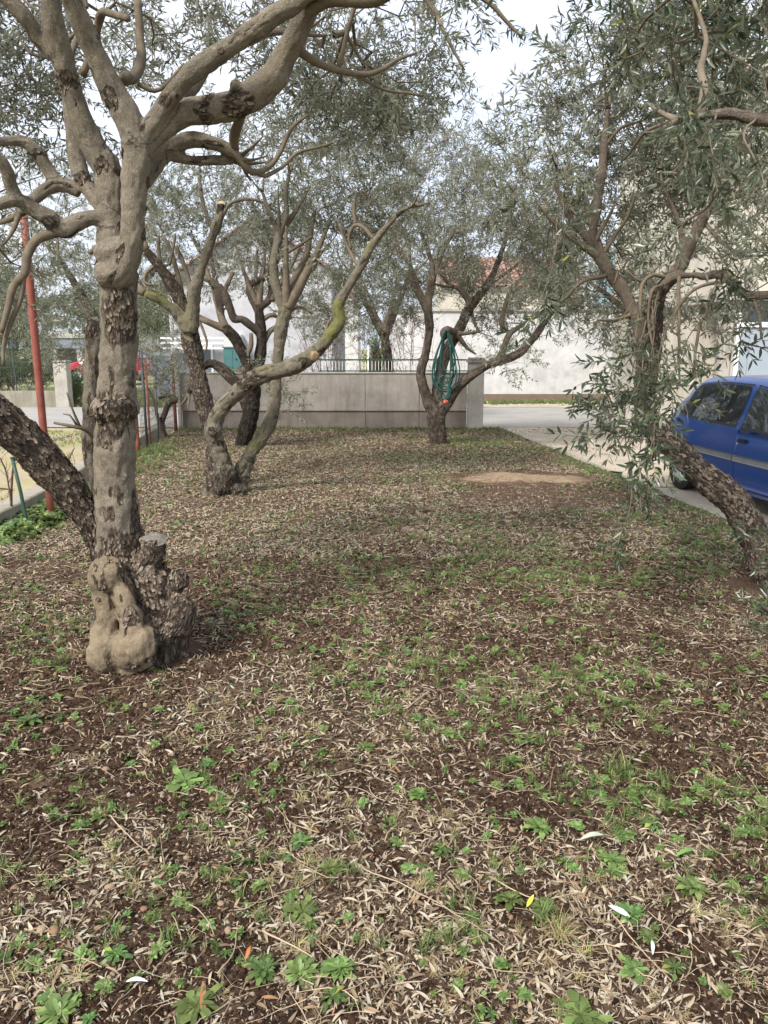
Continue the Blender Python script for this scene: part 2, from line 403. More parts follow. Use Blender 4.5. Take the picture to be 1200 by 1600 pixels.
M['kerb'] = concrete('kerb_concrete', (.30, .275, .225), (.16, .16, .08))
M['render_white'] = concrete('white_render', (.54, .535, .53), (.45, .43, .41), .35)
M['render_grey'] = concrete('grey_render', (.43, .43, .45), (.40, .39, .38), .5)
M['render_cream'] = concrete('cream_render', (.53, .49, .41), (.42, .37, .29), .5)
M['render_blue'] = concrete('blue_render', (.36, .55, .64), (.45, .55, .60), .5)
M['brick_brown'] = plain('brown_base_paint', (.18, .13, .095), .8)
M['red_paint'] = plain('red_oxide_paint', (.235, .07, .05), .5, .2, 12, .2, 80, dirt=(.20, .055, .035))
M['rust'] = plain('rusty_steel', (.26, .10, .06), .8, .35, 25, .3, 80, dirt=(.13, .06, .045))
M['green_paint'] = plain('green_paint', (.04, .075, .055), .5, .2)
M['wire'] = plain('green_wire', (.09, .085, .07), .5, .2)
M['dark_paint'] = plain('dark_grey_paint', (.06, .065, .07), .5, .2)
M['white_paint'] = plain('white_paint', (.76, .76, .74), .45, .04)
M['door_grey'] = plain('blue_grey_panel', (.30, .35, .40), .5, .05)
M['teal'] = plain('teal_paint', (.055, .14, .14), .5, .15)
M['shutter'] = plain('slate_shutter', (.17, .20, .235), .55, .15)
M['pink'] = plain('pink_cloth', (.60, .30, .40), .9, .2)
M['tile'] = plain('terracotta', (.30, .18, .145), .85, .4, 3, .2, dirt=(.24, .19, .165))
M['hose'] = plain('green_hose', (.012, .065, .055), .35, .2, 8, .05, spec=.5)
M['nozzle'] = plain('red_plastic', (.60, .10, .07), .4, .1)
M['rubber'] = plain('black_rubber', (.02, .02, .021), .75, .2)
M['black_plastic'] = plain('black_plastic', (.028, .028, .03), .55, .1, 20, .2, 200)
M['trim_grey'] = plain('grey_trim', (.20, .21, .21), .5, .08)
M['alloy'] = plain('painted_wheel', (.62, .63, .65), .35, .05, metal=.4)
M['lamp_red'] = plain('red_lamp', (.40, .02, .02), .15, .05, bump=0, spec=.6)
def paint(name, col, dirt):
    m, n, b = new_mat(name); c = coord(n)
    f = noise_(n, c, 3, 6, .6)
    k = mix_(n, math_(n, 'MULTIPLY', math_(n, 'SUBTRACT', f, .5, clamp=True), .9, clamp=True), col, dirt)
    sep = N_(n, 'ShaderNodeSeparateXYZ'); n.links.new(c, sep.inputs[0])
    low = math_(n, 'MULTIPLY', math_(n, 'SUBTRACT', .42, sep.outputs[2], clamp=True), 2.2, clamp=True)
    low = math_(n, 'MULTIPLY', low, noise_(n, c, 9, 6, .7))
    k = mix_(n, low, k, (.19, .16, .13))
    n.links.new(k, b.inputs['Base Color']); b.inputs['Roughness'].default_value = .32; b.inputs['Metallic'].default_value = .15
    b.inputs['Coat Weight'].default_value = .7; b.inputs['Coat Roughness'].default_value = .09
    return m
M['blue_paint'] = paint('blue_car_paint', (.009, .062, .27), (.025, .08, .28))
M['red_car'] = paint('red_car_paint', (.36, .015, .03), (.3, .04, .05))
def glass():
    m, n, b = new_mat('tinted_glass')
    b.inputs['Base Color'].default_value = (.03, .04, .04, 1); b.inputs['Roughness'].default_value = .03
    b.inputs['Specular IOR Level'].default_value = .9; b.inputs['Coat Weight'].default_value = 1; b.inputs['Coat Roughness'].default_value = .02
    tr = N_(n, 'ShaderNodeBsdfTransparent'); tr.inputs[0].default_value = (.35, .42, .40, 1)
    ms = N_(n, 'ShaderNodeMixShader'); ms.inputs[0].default_value = .35
    n.links.new(b.outputs[0], ms.inputs[1]); n.links.new(tr.outputs[0], ms.inputs[2])
    n.links.new(ms.outputs[0], n.nodes['Material Output'].inputs['Surface']); return m
M['glass'] = glass()

# ================================================================ the setting
XL0, XL1 = -3.42, -4.42     # garden's fence edge at Y=7 and Y=16.4
def left_edge(Y): return XL0 + (XL1 - XL0) * (Y - 7.0) / 9.4
def right_edge(Y): return 3.42 + (2.58 - 3.42) * (Y - 7.76) / 8.3
TREES_AT = [(-1.22, 3.92, .42, .10), (-1.80, 8.65, .30, .06), (-2.45, 13.3, .3, .03), (.95, 13.4, .3, .05), (2.62, 5.15, .4, .06)]
PATCH_S, PATCH_M = (1.72, 9.75, 1.25, .75), (2.1, 8.62, 1.35, .66)
def gz(x, y):
    x = np.asarray(x, float); y = np.asarray(y, float)
    p = np.stack([x, y, np.zeros_like(x)], 1)
    z = .022 * fbm(p * .7, 3, 3) + .012 * fbm(p * 5, 3, 9) + .008 * fbm(p * 18, 3, 17)
    for (a, b, r, h) in TREES_AT: z = z + h * np.exp(-((x - a) ** 2 + (y - b) ** 2) / (2 * r * r)) * .6
    z = z + .05 * np.exp(-(((x - PATCH_S[0]) / 1.1) ** 2 + ((y - 9.6) / .7) ** 2)) - .03 * np.exp(-(((x - PATCH_M[0]) / 1.2) ** 2 + ((y - 8.5) / .5) ** 2))
    return z
def gz1(x, y): return float(gz([x], [y])[0])
def ellipse(x, y, e): return 1 - np.sqrt(((x - e[0]) / e[2]) ** 2 + ((y - e[1]) / e[3]) ** 2)

def sheet(name, mat, x0, x1, y0, y1, z, nx=2, ny=2, amp=0.0):
    X, Y = np.meshgrid(np.linspace(x0, x1, nx), np.linspace(y0, y1, ny))
    V = np.stack([X.ravel(), Y.ravel(), np.full(X.size, z)], 1)
    if amp: V[:, 2] += amp * fbm(V * .9, 4, 5)
    i = np.arange(nx * ny).reshape(ny, nx)
    F = np.stack([i[:-1, :-1].ravel(), i[:-1, 1:].ravel(), i[1:, 1:].ravel(), i[1:, :-1].ravel()], 1)
    o = add(name, mesh_np(name, V, F, mat, True)); return tag(o, kind='structure')
sheet('ground', M['field'], -900, 900, -300, 1500, -.16)
sheet('yard', M['yard'], -14, -3.0, 1.0, 17.2, -.085, 60, 80, .02)
sheet('driveway', M['slab'], 2.2, 12, -1, 12.0, -.075, 50, 60, .008)
sheet('gravel_forecourt', M['drive'], 2.2, 16, 9.6, 17.6, -.066, 60, 40, .02)
sheet('road', M['road'], -60, 60, 17.1, 23.1, -.062, 200, 20, .012)
sheet('verge', M['drive'], -2.0, 40, 23.0, 25.7, -.055, 60, 8, .02)

# garden soil: a fine grid, finer towards the camera
ys = [-1.5]
while ys[-1] < 16.35: ys.append(ys[-1] + max(.012, .0052 * max(ys[-1], 0)))
ys = np.array(ys); us = np.linspace(0, 1, 460)
YY, UU = np.meshgrid(ys, us, indexing='ij')
LE = np.where(YY < 7, XL0, left_edge(YY)); RE = np.where(YY < 5, 3.7, right_edge(YY))
XX = LE + (RE - LE) * UU
x_, y_ = XX.ravel(), YY.ravel(); z_ = gz(x_, y_)
z_ += .007 * fbm(np.stack([x_, y_, 0 * x_], 1) * 45, 2, 31) * sstep(9, 3, y_)
edge = np.minimum(np.minimum((x_ - LE.ravel()) / .12, (RE.ravel() - x_) / .10), 1).clip(0, 1)
z_ = np.where(edge < 1, z_ * edge - .12 * (1 - edge) ** 3, z_)
i = np.arange(x_.size).reshape(YY.shape)
F = np.stack([i[:-1, :-1].ravel(), i[:-1, 1:].ravel(), i[1:, 1:].ravel(), i[1:, :-1].ravel()], 1)
_q = np.stack([x_, y_, 0 * x_], 1); xn_ = x_ + .5 * fbm(_q * 1.7, 4, 5); yn_ = y_ + .4 * fbm(_q * 2 + 9, 4, 6)
sand_a = .8 * sstep(-.1, .9, ellipse(xn_, yn_, PATCH_S)); mulch_a = sstep(-.1, .35, ellipse(xn_, yn_, PATCH_M)) * (1 - sand_a)
soil = add('garden_soil', mesh_np('garden_soil', np.stack([x_, y_, z_], 1), F, M['soil'], True, {'sand': sand_a, 'mulch': mulch_a}))
tag(soil, kind='structure')

# kerbs
def kerb(name, pts, wdt, z0, z1, mat, label, n=30):
    mb = MB(); P = spline([(*p, 0) for p in pts], .25)[:, :2]
    T = np.gradient(P, axis=0); T /= np.linalg.norm(T, axis=1)[:, None]; Nn = np.stack([-T[:, 1], T[:, 0]], 1)
    a, b = P - Nn * wdt / 2, P + Nn * wdt / 2
    jz = .006 * fbm(np.c_[P * 3, P[:, :1] * 0], 3, 2)
    k = len(P); V = []
    prof = [(0, z0), (0, z1 - .012), (.07, z1), (.93, z1), (1, z1 - .012), (1, z0)]
    for u, z in prof: V.append(np.c_[a + (b - a) * u, np.full(k, z) + (jz if z > z0 else 0)])
    V = np.concatenate(V); F = []
    for q in range(len(prof)):
        r2 = (q + 1) % len(prof)
        for s in range(k - 1): F.append((q * k + s, q * k + s + 1, r2 * k + s + 1, r2 * k + s))
    F += [tuple(q * k for q in range(len(prof))), tuple(q * k + k - 1 for q in range(len(prof) - 1, -1, -1))]
    o = add(name, mesh_np(name, V, F, mat)); return tag(o, kind='structure')
kerb('kerb', [(right_edge(y), y) for y in (4.2, 7, 10, 13, 15.6)], .11, -.16, -.012, M['kerb'], '')
kerb('kerb', [(-3.66, 1.0), (-3.74, 7), (-4.15, 11), (-4.62, 15.9)], .22, -.16, .13, M['kerb'], '')

# ---------------------------------------------------------------- the concrete garden wall and its post
WY = 16.35
wl, wr = at(284, 640, WY)[0], at(729, 640, WY)[0]
t = thing('garden_wall', 'low grey board marked concrete wall across the far end of the garden', 'wall', ((wl + wr) / 2, WY, 0))
L = Vector(t.location)
js = [wl, at(388, 640, WY)[0], at(487 + 84, 640, WY)[0], at(655, 640, WY)[0], wr]
for a, b in zip(js[:-1], js[1:]):
    mb = MB(); mb.box((a + .003 - L.x, -.02, .36), (b - .003 - L.x, .18, 1.13 + rng.uniform(-.004, .004)), bev=.008); mb.build('wall_panel', M['conc'], t)
    mb = MB(); mb.box((a + .002 - L.x, .012, -.16), (b - .002 - L.x, .20, .357), bev=.006); mb.build('wall_base', M['conc_base'], t)
mb = MB(); mb.box((wl - .02 - L.x, -.04, 1.1345), (wr - .002 - L.x, .21, 1.16), bev=.005); mb.build('coping', M['conc_light'], t)
px0, px1 = at(731, 640, 16.0)[0], at(756, 640, 16.0)[0]
t = thing('gate_post', 'square pale concrete post with a flat cap beside the gravel entrance', 'post', ((px0 + px1) / 2, 16.15, 0))
mb = MB(); mb.box((-.155, -.15, -.16), (.155, .16, 1.36), bev=.01); mb.build('shaft', M['conc_light'], t)
mb = MB(); mb.box((-.19, -.19, 1.362), (.19, .20, 1.43), bev=.012); mb.box((-.16, -.16, 1.431), (.16, .17, 1.47), bev=.01); mb.build('cap', M['conc'], t)
x = at(281, 640, 16.3)[0]
t = thing('end_post', 'slim whitish post closing the wall where the mesh fence meets it', 'post', (x, 16.3, 0))
mb = MB(); mb.box((-.035, -.04, -.16), (.035, .04, 1.34), bev=.006); mb.build('shaft', M['conc_light'], t)
mb = MB(); mb.box((-.045, -.05, 1.342), (.045, .05, 1.37), bev=.006); mb.build('cap', M['conc_light'], t)

# ---------------------------------------------------------------- poles and mesh fence on the left
def pole(name, px, pyb, Y, h, r, mat, label, cat='pole', lean=(0, 0), group=None, cap=True):
    g = at(px, pyb, Y); t = thing(name, label, cat, (g[0], Y, 0), group)
    mb = MB(); mb.tube(spline([(0, 0, -.15, r), (lean[0] * .5, lean[1] * .5, h * .5, r), (lean[0], lean[1], h, r)], .4)[:, :3], r, 14); mb.build('shaft', mat, t, smooth=True)
    if cap:
        mb = MB(); mb.tube([(lean[0], lean[1], h + .001), (lean[0], lean[1], h + .02)], r * 1.15, 14); mb.build('cap', mat, t)
    return t
pole('steel_pole', 80, 803, 7.62, 2.95, .037, M['red_paint'], 'tall red oxide painted steel pole standing behind the leaning limb of the big olive')
pole('fence_stake', 45, 825, 7.25, .62, .017, M['green_paint'], 'short dark green stake leaning beside the kerb under the thick slanting limb', 'stake', (-.10, .02))
pole('steel_post', 216, 708, 12.25, 1.62, .033, M['red_paint'], 'red painted steel post at the near end of the mesh fence', 'post')
fx0, fy0 = at(222, 700, 12.5)[0], 12.5; fx1, fy1 = at(277, 672, 16.2)[0], 16.1
t = thing('mesh_fence', 'dark green wire mesh fence with rusty posts running back to the concrete wall', 'fence', ((fx0 + fx1) / 2, (fy0 + fy1) / 2, 0))
L = np.array(t.location)
def fp(u, z): return np.array((fx0 + (fx1 - fx0) * u, fy0 + (fy1 - fy0) * u, z)) - L
for u, r, m_, h, lab in ((.12, .022, 'dark_paint', 1.62, 'dark green post'), (.42, .014, 'dark_paint', 1.25, 'thin dark stake'), (1.0, .036, 'rust', 1.55, 'rusty red post at the wall'), (.2, .02, 'rust', 1.5, 'rust orange angle bar')):
    mb = MB(); mb.tube([fp(u, -.15), fp(u + (.03 if r < .02 else 0), h)], r, 10); tag(mb.build('post', M[m_], t, smooth=True), lab)
mb = MB()
for k in range(34):
    u = k / 33; q = fp(u, 0); q2 = fp(u, 1.5 + .01 * math.sin(k)); mb.tube([q, q2], .0042, 4, False)
for k in range(12):
    z = .05 + k * .131; mb.tube([fp(0, z), fp(.5, z + .006), fp(1, z)], .004, 4, False)
tag(mb.build('wire_mesh', M['wire'], t), kind='stuff')

# ---------------------------------------------------------------- railing beyond the wall
RY = 16.47
x0, x1 = at(498, 580, RY)[0], at(737, 580, RY)[0]
t = thing('railing', 'green and white metal railing standing along the back of the concrete wall', 'railing', ((x0 + x1) / 2, RY + .12, 0)); cx = (x0 + x1) / 2
yy = 0.05; top = 1.43
mb = MB(); mb.box((x0 - cx, yy - .018, top - .03), (x1 - cx, yy + .018, top)); mb.build('top_rail', M['green_paint'], t)
mb = MB(); mb.box((x0 - cx, yy - .014, 1.17), (x1 - cx, yy + .014, 1.195)); mb.build('bottom_rail', M['green_paint'], t)
bar = MB(); bar.tube([(0, 0, -.22), (0, 0, .012)], .0075, 6); bme = None
nb = 46
for k in range(nb + 1):
    u = x0 + (x1 - x0) * k / nb
    if bme is None: o = bar.build('bar', M['white_paint'], t); bme = o.data
    else: o = add('bar', bme, t)
    o.location = (u - cx, yy, top - .035)
pm = MB(); pm.box((-.022, -.022, -.16), (.022, .022, top + .02))
pme = None
for u in (x0, x0 + (x1 - x0) * .33, x0 + (x1 - x0) * .66, x1):
    if pme is None: o = pm.build('post', M['green_paint'], t); pme = o.data
    else: o = add('post', pme, t)
    o.location = (u - cx, yy + .05, 0)
x = at(575, 560, 17.3)[0]
t = thing('white_stake', 'thin white upright stake rising above the railing', 'stake', (x, 17.3, 0))
mb = MB(); mb.tube([(0, 0, -.2), (0.01, 0, 1.72)], .018, 8); mb.build('shaft', M['white_paint'], t, smooth=True)

# ---------------------------------------------------------------- buildings
def bx_at(mb, px0, px1, Y0, Y1, z0, z1, L, bev=0.0):
    a, b = at(px0, 600, Y0)[0], at(px1, 600, Y0)[0]
    mb.box((a - L[0], Y0 - L[1], z0), (b - L[0], Y1 - L[1], z1), bev=bev)
def zat(px, py, Y): return at(px, py, Y)[2]
def tiled_roof(name, parent, o, ax, up, n_ax, n_up, L_ax, L_up, mat):
    """courses of curved tiles on the plane through o, ax along the eave, up towards the ridge"""
    ax = np.array(ax, float); up = np.array(up, float); nn = np.cross(ax, up); nn /= np.linalg.norm(nn)
    if nn[2] < 0: nn = -nn
    per = 6; U = np.linspace(0, 1, n_ax * per + 1); V = []; F = []
    h = np.abs(np.sin(np.linspace(0, n_ax * math.pi, len(U)))) * .07
    rows = []
    for c in range(n_up):
        for e, lift in ((0, .035), (1, 0.0)):
            v = (c + e) / n_up
            jit = .01 * rng.standard_normal(len(U))
            rows.append(np.array(o) + np.outer(U * L_ax, ax) + up * v * L_up + np.outer(h + lift + jit * (e == 0), nn))
    V = np.concatenate(rows); k = len(U)
    for r in range(len(rows) - 1):
        for s in range(k - 1): F.append((r * k + s, r * k + s + 1, (r + 1) * k + s + 1, (r + 1) * k + s))
    return add(name, mesh_np(name, V, F, mat), parent)
def window(parent, x, z, w, h, y, frame_m, pane_m, depth=.05, bars=1, name='window', face=(0, -1)):
    """a framed window on a wall facing the camera, at the wall's plane y"""
    mb = MB(); f = .06
    mb.box((x, y - depth, z), (x + f, y + .02, z + h)); mb.box((x + w - f, y - depth, z), (x + w, y + .02, z + h))
    mb.box((x + f, y - depth + .002, z + h - f), (x + w - f, y + .018, z + h)); mb.box((x + f, y - depth + .002, z), (x + w - f, y + .018, z + f))
    for b in range(1, bars + 1):
        q = x + w * b / (bars + 1); mb.box((q - .02, y - depth + .004, z + f), (q + .02, y + .016, z + h - f))
    o = mb.build(name, frame_m, parent)
    p = MB(); p.box((x + f, y - .012, z + f), (x + w - f, y - .004, z + h - f)); p.build('pane', pane_m, o)
    return o

# long white garage wall
Y0 = 26.2; x0, x1 = at(612, 600, Y0)[0], at(1030, 600, Y0)[0]; zt = zat(880, 487, Y0)
t = thing('garage', 'long windowless white rendered garage with a brown painted foot across the road', 'building', ((x0 + x1) / 2, Y0 + 3, 0)); L = np.array(t.location)
mb = MB(); mb.box((x0 - L[0], -3, -.16), (x1 - L[0], 3, zt)); mb.build('wall', M['render_white'], t)
mb = MB(); mb.box((x0 - L[0] - .02, -3.03, -.16), (x1 - L[0] + .02, -3.0005, .15)); mb.build('painted_foot', M['brick_brown'], t)
mb = MB(); mb.box((x0 - L[0] - .06, -3.06, zt + .001), (x1 - L[0] + .06, 3.06, zt + .09), bev=.01); mb.build('parapet_cap', M['conc_light'], t)

# house with a terracotta roof behind the garage
Y0 = 36; x0, x1 = at(690, 600, Y0)[0], at(905, 600, Y0)[0]; ze = zat(800, 447, Y0); zr = zat(800, 402, Y0 + 3.4)
t = thing('tiled_house', 'cream house with a terracotta tiled roof showing above the garage between the trees', 'house', ((x0 + x1) / 2, Y0 + 3.5, 0)); L = np.array(t.location)
mb = MB(); V = [(x0 - L[0], -3.3, -.16), (x1 - L[0], -3.3, -.16), (x1 - L[0], 3.3, -.16), (x0 - L[0], 3.3, -.16), (x0 - L[0], -3.3, ze), (x1 - L[0], -3.3, ze), (x1 - L[0], 3.3, ze), (x0 - L[0], 3.3, ze), (x0 - L[0], 0, zr - .12), (x1 - L[0], 0, zr - .12)]
mb.raw(V, [(0, 1, 5, 4), (1, 2, 6, 9, 5), (2, 3, 7, 6), (3, 0, 4, 8, 7), (4, 5, 9, 8), (6, 7, 8, 9)]); mb.build('wall', M['render_cream'], t)
sl_ = math.hypot(3.5, zr - ze)
tag(tiled_roof('roof', t, (x0 - L[0] - .25, -3.55, ze - .05), (1, 0, 0), (0, 3.5 / sl_, (zr - ze) / sl_), 32, 11, x1 - x0 + .5, sl_ + .1, M['tile']), kind=None)
tiled_roof('roof', t, (x0 - L[0] - .25, 3.55, ze - .05), (1, 0, 0), (0, -3.5 / sl_, (zr - ze) / sl_), 32, 11, x1 - x0 + .5, sl_ + .1, M['tile'])

# light blue house with a red roof
Y0 = 33; x0, x1 = at(985, 600, Y0)[0], at(1190, 600, Y0)[0]; ze = zat(1050, 428, Y0); zr = zat(1100, 383, Y0 + 3.5)
t = thing('blue_house', 'pale blue rendered house with a reddish tiled roof seen through the right hand olive', 'house', ((x0 + x1) / 2, Y0 + 3.5, 0)); L = np.array(t.location)
V = [(x0 - L[0], -3.3, -.16), (x1 - L[0], -3.3, -.16), (x1 - L[0], 3.3, -.16), (x0 - L[0], 3.3, -.16), (x0 - L[0], -3.3, ze), (x1 - L[0], -3.3, ze), (x1 - L[0], 3.3, ze), (x0 - L[0], 3.3, ze), (x0 - L[0], 0, zr - .12), (x1 - L[0], 0, zr - .12)]
mb = MB(); mb.raw(V, [(0, 1, 5, 4), (1, 2, 6, 9, 5), (2, 3, 7, 6), (3, 0, 4, 8, 7), (4, 5, 9, 8), (6, 7, 8, 9)]); mb.build('wall', M['render_blue'], t)
sl_ = math.hypot(3.5, zr - ze)
tiled_roof('roof', t, (x0 - L[0] + 2.2, -3.55, ze - .05), (1, 0, 0), (0, 3.5 / sl_, (zr - ze) / sl_), 22, 11, x1 - x0 - 2, sl_ + .1, M['tile'])
tiled_roof('roof', t, (x0 - L[0] + 2.2, 3.55, ze - .05), (1, 0, 0), (0, -3.5 / sl_, (zr - ze) / sl_), 22, 11, x1 - x0 - 2, sl_ + .1, M['tile'])
window(t, 1.0, 2.3, 1.0, 1.1, -3.3, M['white_paint'], M['glass'])

# cream house at the right edge: wall, slab, recessed porch with pillar and door
Y0 = 14.0; xa = at(1141, 430, Y0)[0]; xb = xa + 9
zs = zat(1160, 470, Y0)
t = thing('cream_house', 'tall cream house at the right edge with a recessed white framed porch door', 'house', ((xa + xb) / 2, Y0 + 3.5, 0)); L = np.array(t.location)
mb = MB(); mb.box((xa - L[0], -3.5, zs + .17), (xb - L[0], 3.5, 6.4)); mb.build('upper_wall', M['render_cream'], t)
mb = MB(); mb.box((xa - L[0] - .05, -3.56, zs), (xb - L[0] + .05, 3.52, zs + .168), bev=.01); mb.build('floor_slab', M['conc_light'], t)
mb = MB(); mb.box((xa - L[0] + .05, -2.2, -.16), (xb - L[0], 3.5, zs - .002)); mb.build('porch_wall', M['render_cream'], t)
mb = MB(); mb.box((xa - L[0] - .06, -3.5, -.16), (xa - L[0] + .14, -3.28, zs - .003), bev=.01); mb.build('pillar', M['conc'], t)
mb = MB(); mb.box((xa - L[0] + .141, -3.45, -.16), (xa - L[0] + .215, -3.3, zs - .003)); mb.build('pillar_lining', M['conc_light'], t)
# glazed screen at the front of the porch
sx = xa - L[0] + .23; y = -3.40
scr = MB()
for q in (0, .86, 1.9, 2.9): scr.box((sx + q, y - .03, -.05), (sx + q + .085, y + .05, zs - .01))
for z in (2.02,): scr.box((sx + .085, y - .028, z), (sx + 2.9, y + .048, z + .09))
sf = scr.build('door_screen', M['white_paint'], t)
mb = MB(); mb.box((sx + .1, y - .02, 0), (sx + .24, y + .02, 2.0)); mb.box((sx + .24, y + .006, 0), (sx + .845, y + .03, 2.0)); mb.build('door_panel', M['door_grey'], sf)
mb = MB(); mb.box((sx + .09, y, 2.12), (sx + 2.88, y + .012, zs - .02)); mb.build('pane', M['glass'], sf)
mb = MB(); mb.box((sx + .95, y, 0), (sx + 1.89, y + .012, 2.01)); mb.build('pane', M['glass'], sf)
mb = MB(); mb.box((sx + .78, y - .045, .98), (sx + .81, y - .0205, 1.1)); mb.build('handle', M['dark_paint'], sf)

# low cream outbuilding between garage and house
Y0 = 20.5; x0, x1 = at(1040, 600, Y0)[0], at(1150, 600, Y0)[0]; zt = zat(1100, 480, Y0)
t = thing('outbuilding', 'small peach coloured flat roofed outbuilding behind the blue car', 'building', ((x0 + x1) / 2, Y0 + 1.5, 0)); L = np.array(t.location)
mb = MB(); mb.box((x0 - L[0] + 1.0, -1.5, -.16), (x1 - L[0] + 1, 1.5, zt)); mb.box((x0 - L[0] - .6, -1.55, -.16), (x0 - L[0] + .998, 1.2, 1.45)); mb.build('wall', M['render_cream'], t)
mb = MB(); mb.box((x0 - L[0] + .9, -1.62, zt + .001), (x1 - L[0] + 1.1, 1.6, zt + .1)); mb.build('roof', M['conc_light'], t)
xq = at(1095, 560, 19.9)[0]
t = thing('hanging_cloth', 'pink striped cloth hanging in front of the peach outbuilding', 'cloth', (xq, 19.9, 1.0))
U, Vv = np.meshgrid(np.linspace(-.28, .28, 25), np.linspace(0, -1.0, 12)); d = .04 * np.sin(U * 40) * (1 - Vv * .4)
V = np.stack([U.ravel(), d.ravel(), .95 + Vv.ravel()], 1); i = np.arange(V.shape[0]).reshape(U.shape)
F = np.stack([i[:-1, :-1].ravel(), i[:-1, 1:].ravel(), i[1:, 1:].ravel(), i[1:, :-1].ravel()], 1)
cl = add('cloth', mesh_np('cloth', V, F, M['pink'], True), t)
mb = MB(); mb.tube([(-.45, 0, .96), (.45, 0, .96)], .012, 6); mb.tube([(-.42, 0, -1.2), (-.42, 0, .97)], .015, 6); mb.build('drying_line', M['white_paint'], t)

# grey gabled house across the road on the left
Y0 = 24.2; x0, x1 = at(270, 600, Y0)[0], at(520, 600, Y0)[0]; xr = at(400, 400, Y0)[0]; zr = zat(400, 343, Y0); ze = zat(520, 425, Y0)
t = thing('gabled_house', 'pale grey rendered gable ended house across the road behind the dark olive', 'house', ((x0 + x1) / 2, Y0 + 4, 0)); L = np.array(t.location)
a, b, c = x0 - L[0], x1 - L[0], xr - L[0]
sl1 = (zr - ze) / (b - c); zl = zr - sl1 * (c - a)
V = []
for y in (-4, 4): V += [(a, y, -.16), (b, y, -.16), (b, y, ze), (c, y, zr), (a, y, zl)]
mb = MB(); mb.raw(V, [(0, 1, 2, 3, 4), (9, 8, 7, 6, 5), (0, 5, 6, 1), (1, 6, 7, 2), (4, 9, 5, 0)]); mb.raw(V, [(2, 7, 8, 3), (3, 8, 9, 4)]); mb.build('wall', M['render_grey'], t)
for (ex, ez, s) in ((b, ze, 1), (a, zl, -1)):
    dx = ex - c; dz = ez - zr; n_ = math.hypot(dx, dz); ax = (dx / n_, 0, dz / n_)
    tiled_roof('roof', t, (ex + .25 * ax[0], -4.25, ez + .25 * ax[2] + .03), (0, 1, 0), (-ax[0], 0, -ax[2]), 34, int(n_ / .35), 8.5, n_ + .25, M['tile'])
# window with slate blinds low in the gable, in a white pillared bay
zw = zat(320, 583, Y0 - .2)
o = window(t, at(304, 600, Y0)[0] - L[0], .75, .62, 1.0, -4.0, M['white_paint'], M['shutter'], .06, 0)
sm = MB()
for k in range(14): sm.box((at(304, 600, Y0)[0] - L[0] + .07, -4.04, .84 + k * .062), (at(304, 600, Y0)[0] - L[0] + .55, -4.013, .84 + k * .062 + .045))
sl0 = sm.build('slats', M['shutter'], o); tag(sl0, kind='stuff')
q = at(283, 600, Y0 - .3)[0] - L[0]
mb = MB(); mb.box((q - .9, -4.02, .2), (q + .25, -4.001, 1.5)); mb.build('dark_panel', M['shutter'], t)
q = at(352, 600, Y0 - .5)[0] - L[0]; q2 = at(379, 600, Y0 - .5)[0] - L[0]
mb = MB(); mb.box((q, -4.5, -.16), (q2, -4.001, 2.05), bev=.02); mb.build('pillar', M['render_white'], t)
mb = MB(); mb.box((q - 1.9, -4.48, 1.78), (q - .001, -4.3, 1.84)); mb.box((q - 1.9, -4.48, 1.93), (q - .001, -4.3, 1.99)); mb.box((q - 1.9, -4.48, 1.63), (q - .001, -4.3, 1.69)); mb.build('porch_rail', M['white_paint'], t)
x0, x1 = at(327, 600, 20.9)[0], at(354, 600, 20.9)[0]; zt = zat(340, 533, 20.9)
# the teal box stands on the verge side
t = thing('service_cabinet', 'teal green metal cabinet standing against the grey house beyond the wall', 'cabinet', ((x0 + x1) / 2, 23.3, -.06))
mb = MB(); mb.box((-.27, -.2, 0), (.27, .2, 1.72), bev=.015); mb.build('body', M['teal'], t)
mb = MB(); mb.box((-.30, -.23, 1.722), (.30, .23, 1.76), bev=.008); mb.build('lid', M['teal'], t)
mb = MB(); mb.box((-.235, -.212, .08), (-.006, -.2015, 1.66)); mb.build('door', M['teal'], t); mb = MB(); mb.box((.006, -.212, .08), (.235, -.2015, 1.66)); mb.build('door', M['teal'], t)

# ---------------------------------------------------------------- far left: low wall, pillar, fence, sheds
Y0 = 23.4; x0, x1 = at(-260, 600, Y0)[0], at(86, 600, Y0)[0]
t = thing('street_wall', 'low mossy concrete wall on the far side of the road at the left', 'wall', ((x0 + x1) / 2, Y0 + .1, 0)); L = np.array(t.location)
zt = zat(50, 611, Y0)
for k in range(3):
    a, b = x0 + (x1 - x0) * k / 3, x0 + (x1 - x0) * (k + 1) / 3
    mb = MB(); mb.box((a - L[0] + .004, -.1, -.16), (b - L[0] - .004, .1, zt), bev=.008); mb.build('wall_panel', M['kerb'], t)
t = thing('street_pillar', 'white rendered pillar ending the low wall across the road', 'pillar', (at(96, 600, Y0)[0], Y0 + .1, 0))
mb = MB(); mb.box((-.2, -.14, -.16), (.2, .2, zat(95, 566, Y0)), bev=.012); mb.build('shaft', M['conc_light'], t)
mb = MB(); mb.box((-.23, -.17, zat(95, 566, Y0) + .001), (.23, .23, zat(95, 566, Y0) + .06), bev=.01); mb.build('cap', M['conc_light'], t)
t = thing('street_fence', 'dark green mesh fence on top of the low wall across the road', 'fence', ((x0 + x1) / 2, Y0 + .1, zt)); L = np.array(t.location)
for px, r in ((23, .022), (84, .03), (-60, .022), (-150, .022)):
    x = at(px, 600, Y0)[0] - L[0]; mb = MB(); mb.tube([(x, 0, .002), (x - .02, 0, 1.55)], r, 8); mb.build('post', M['dark_paint'], t)
mb = MB()
for k in range(90): x = x0 - L[0] + (x1 - x0) * k / 89; mb.tube([(x, 0, .03), (x, 0, 1.5)], .003, 3, False)
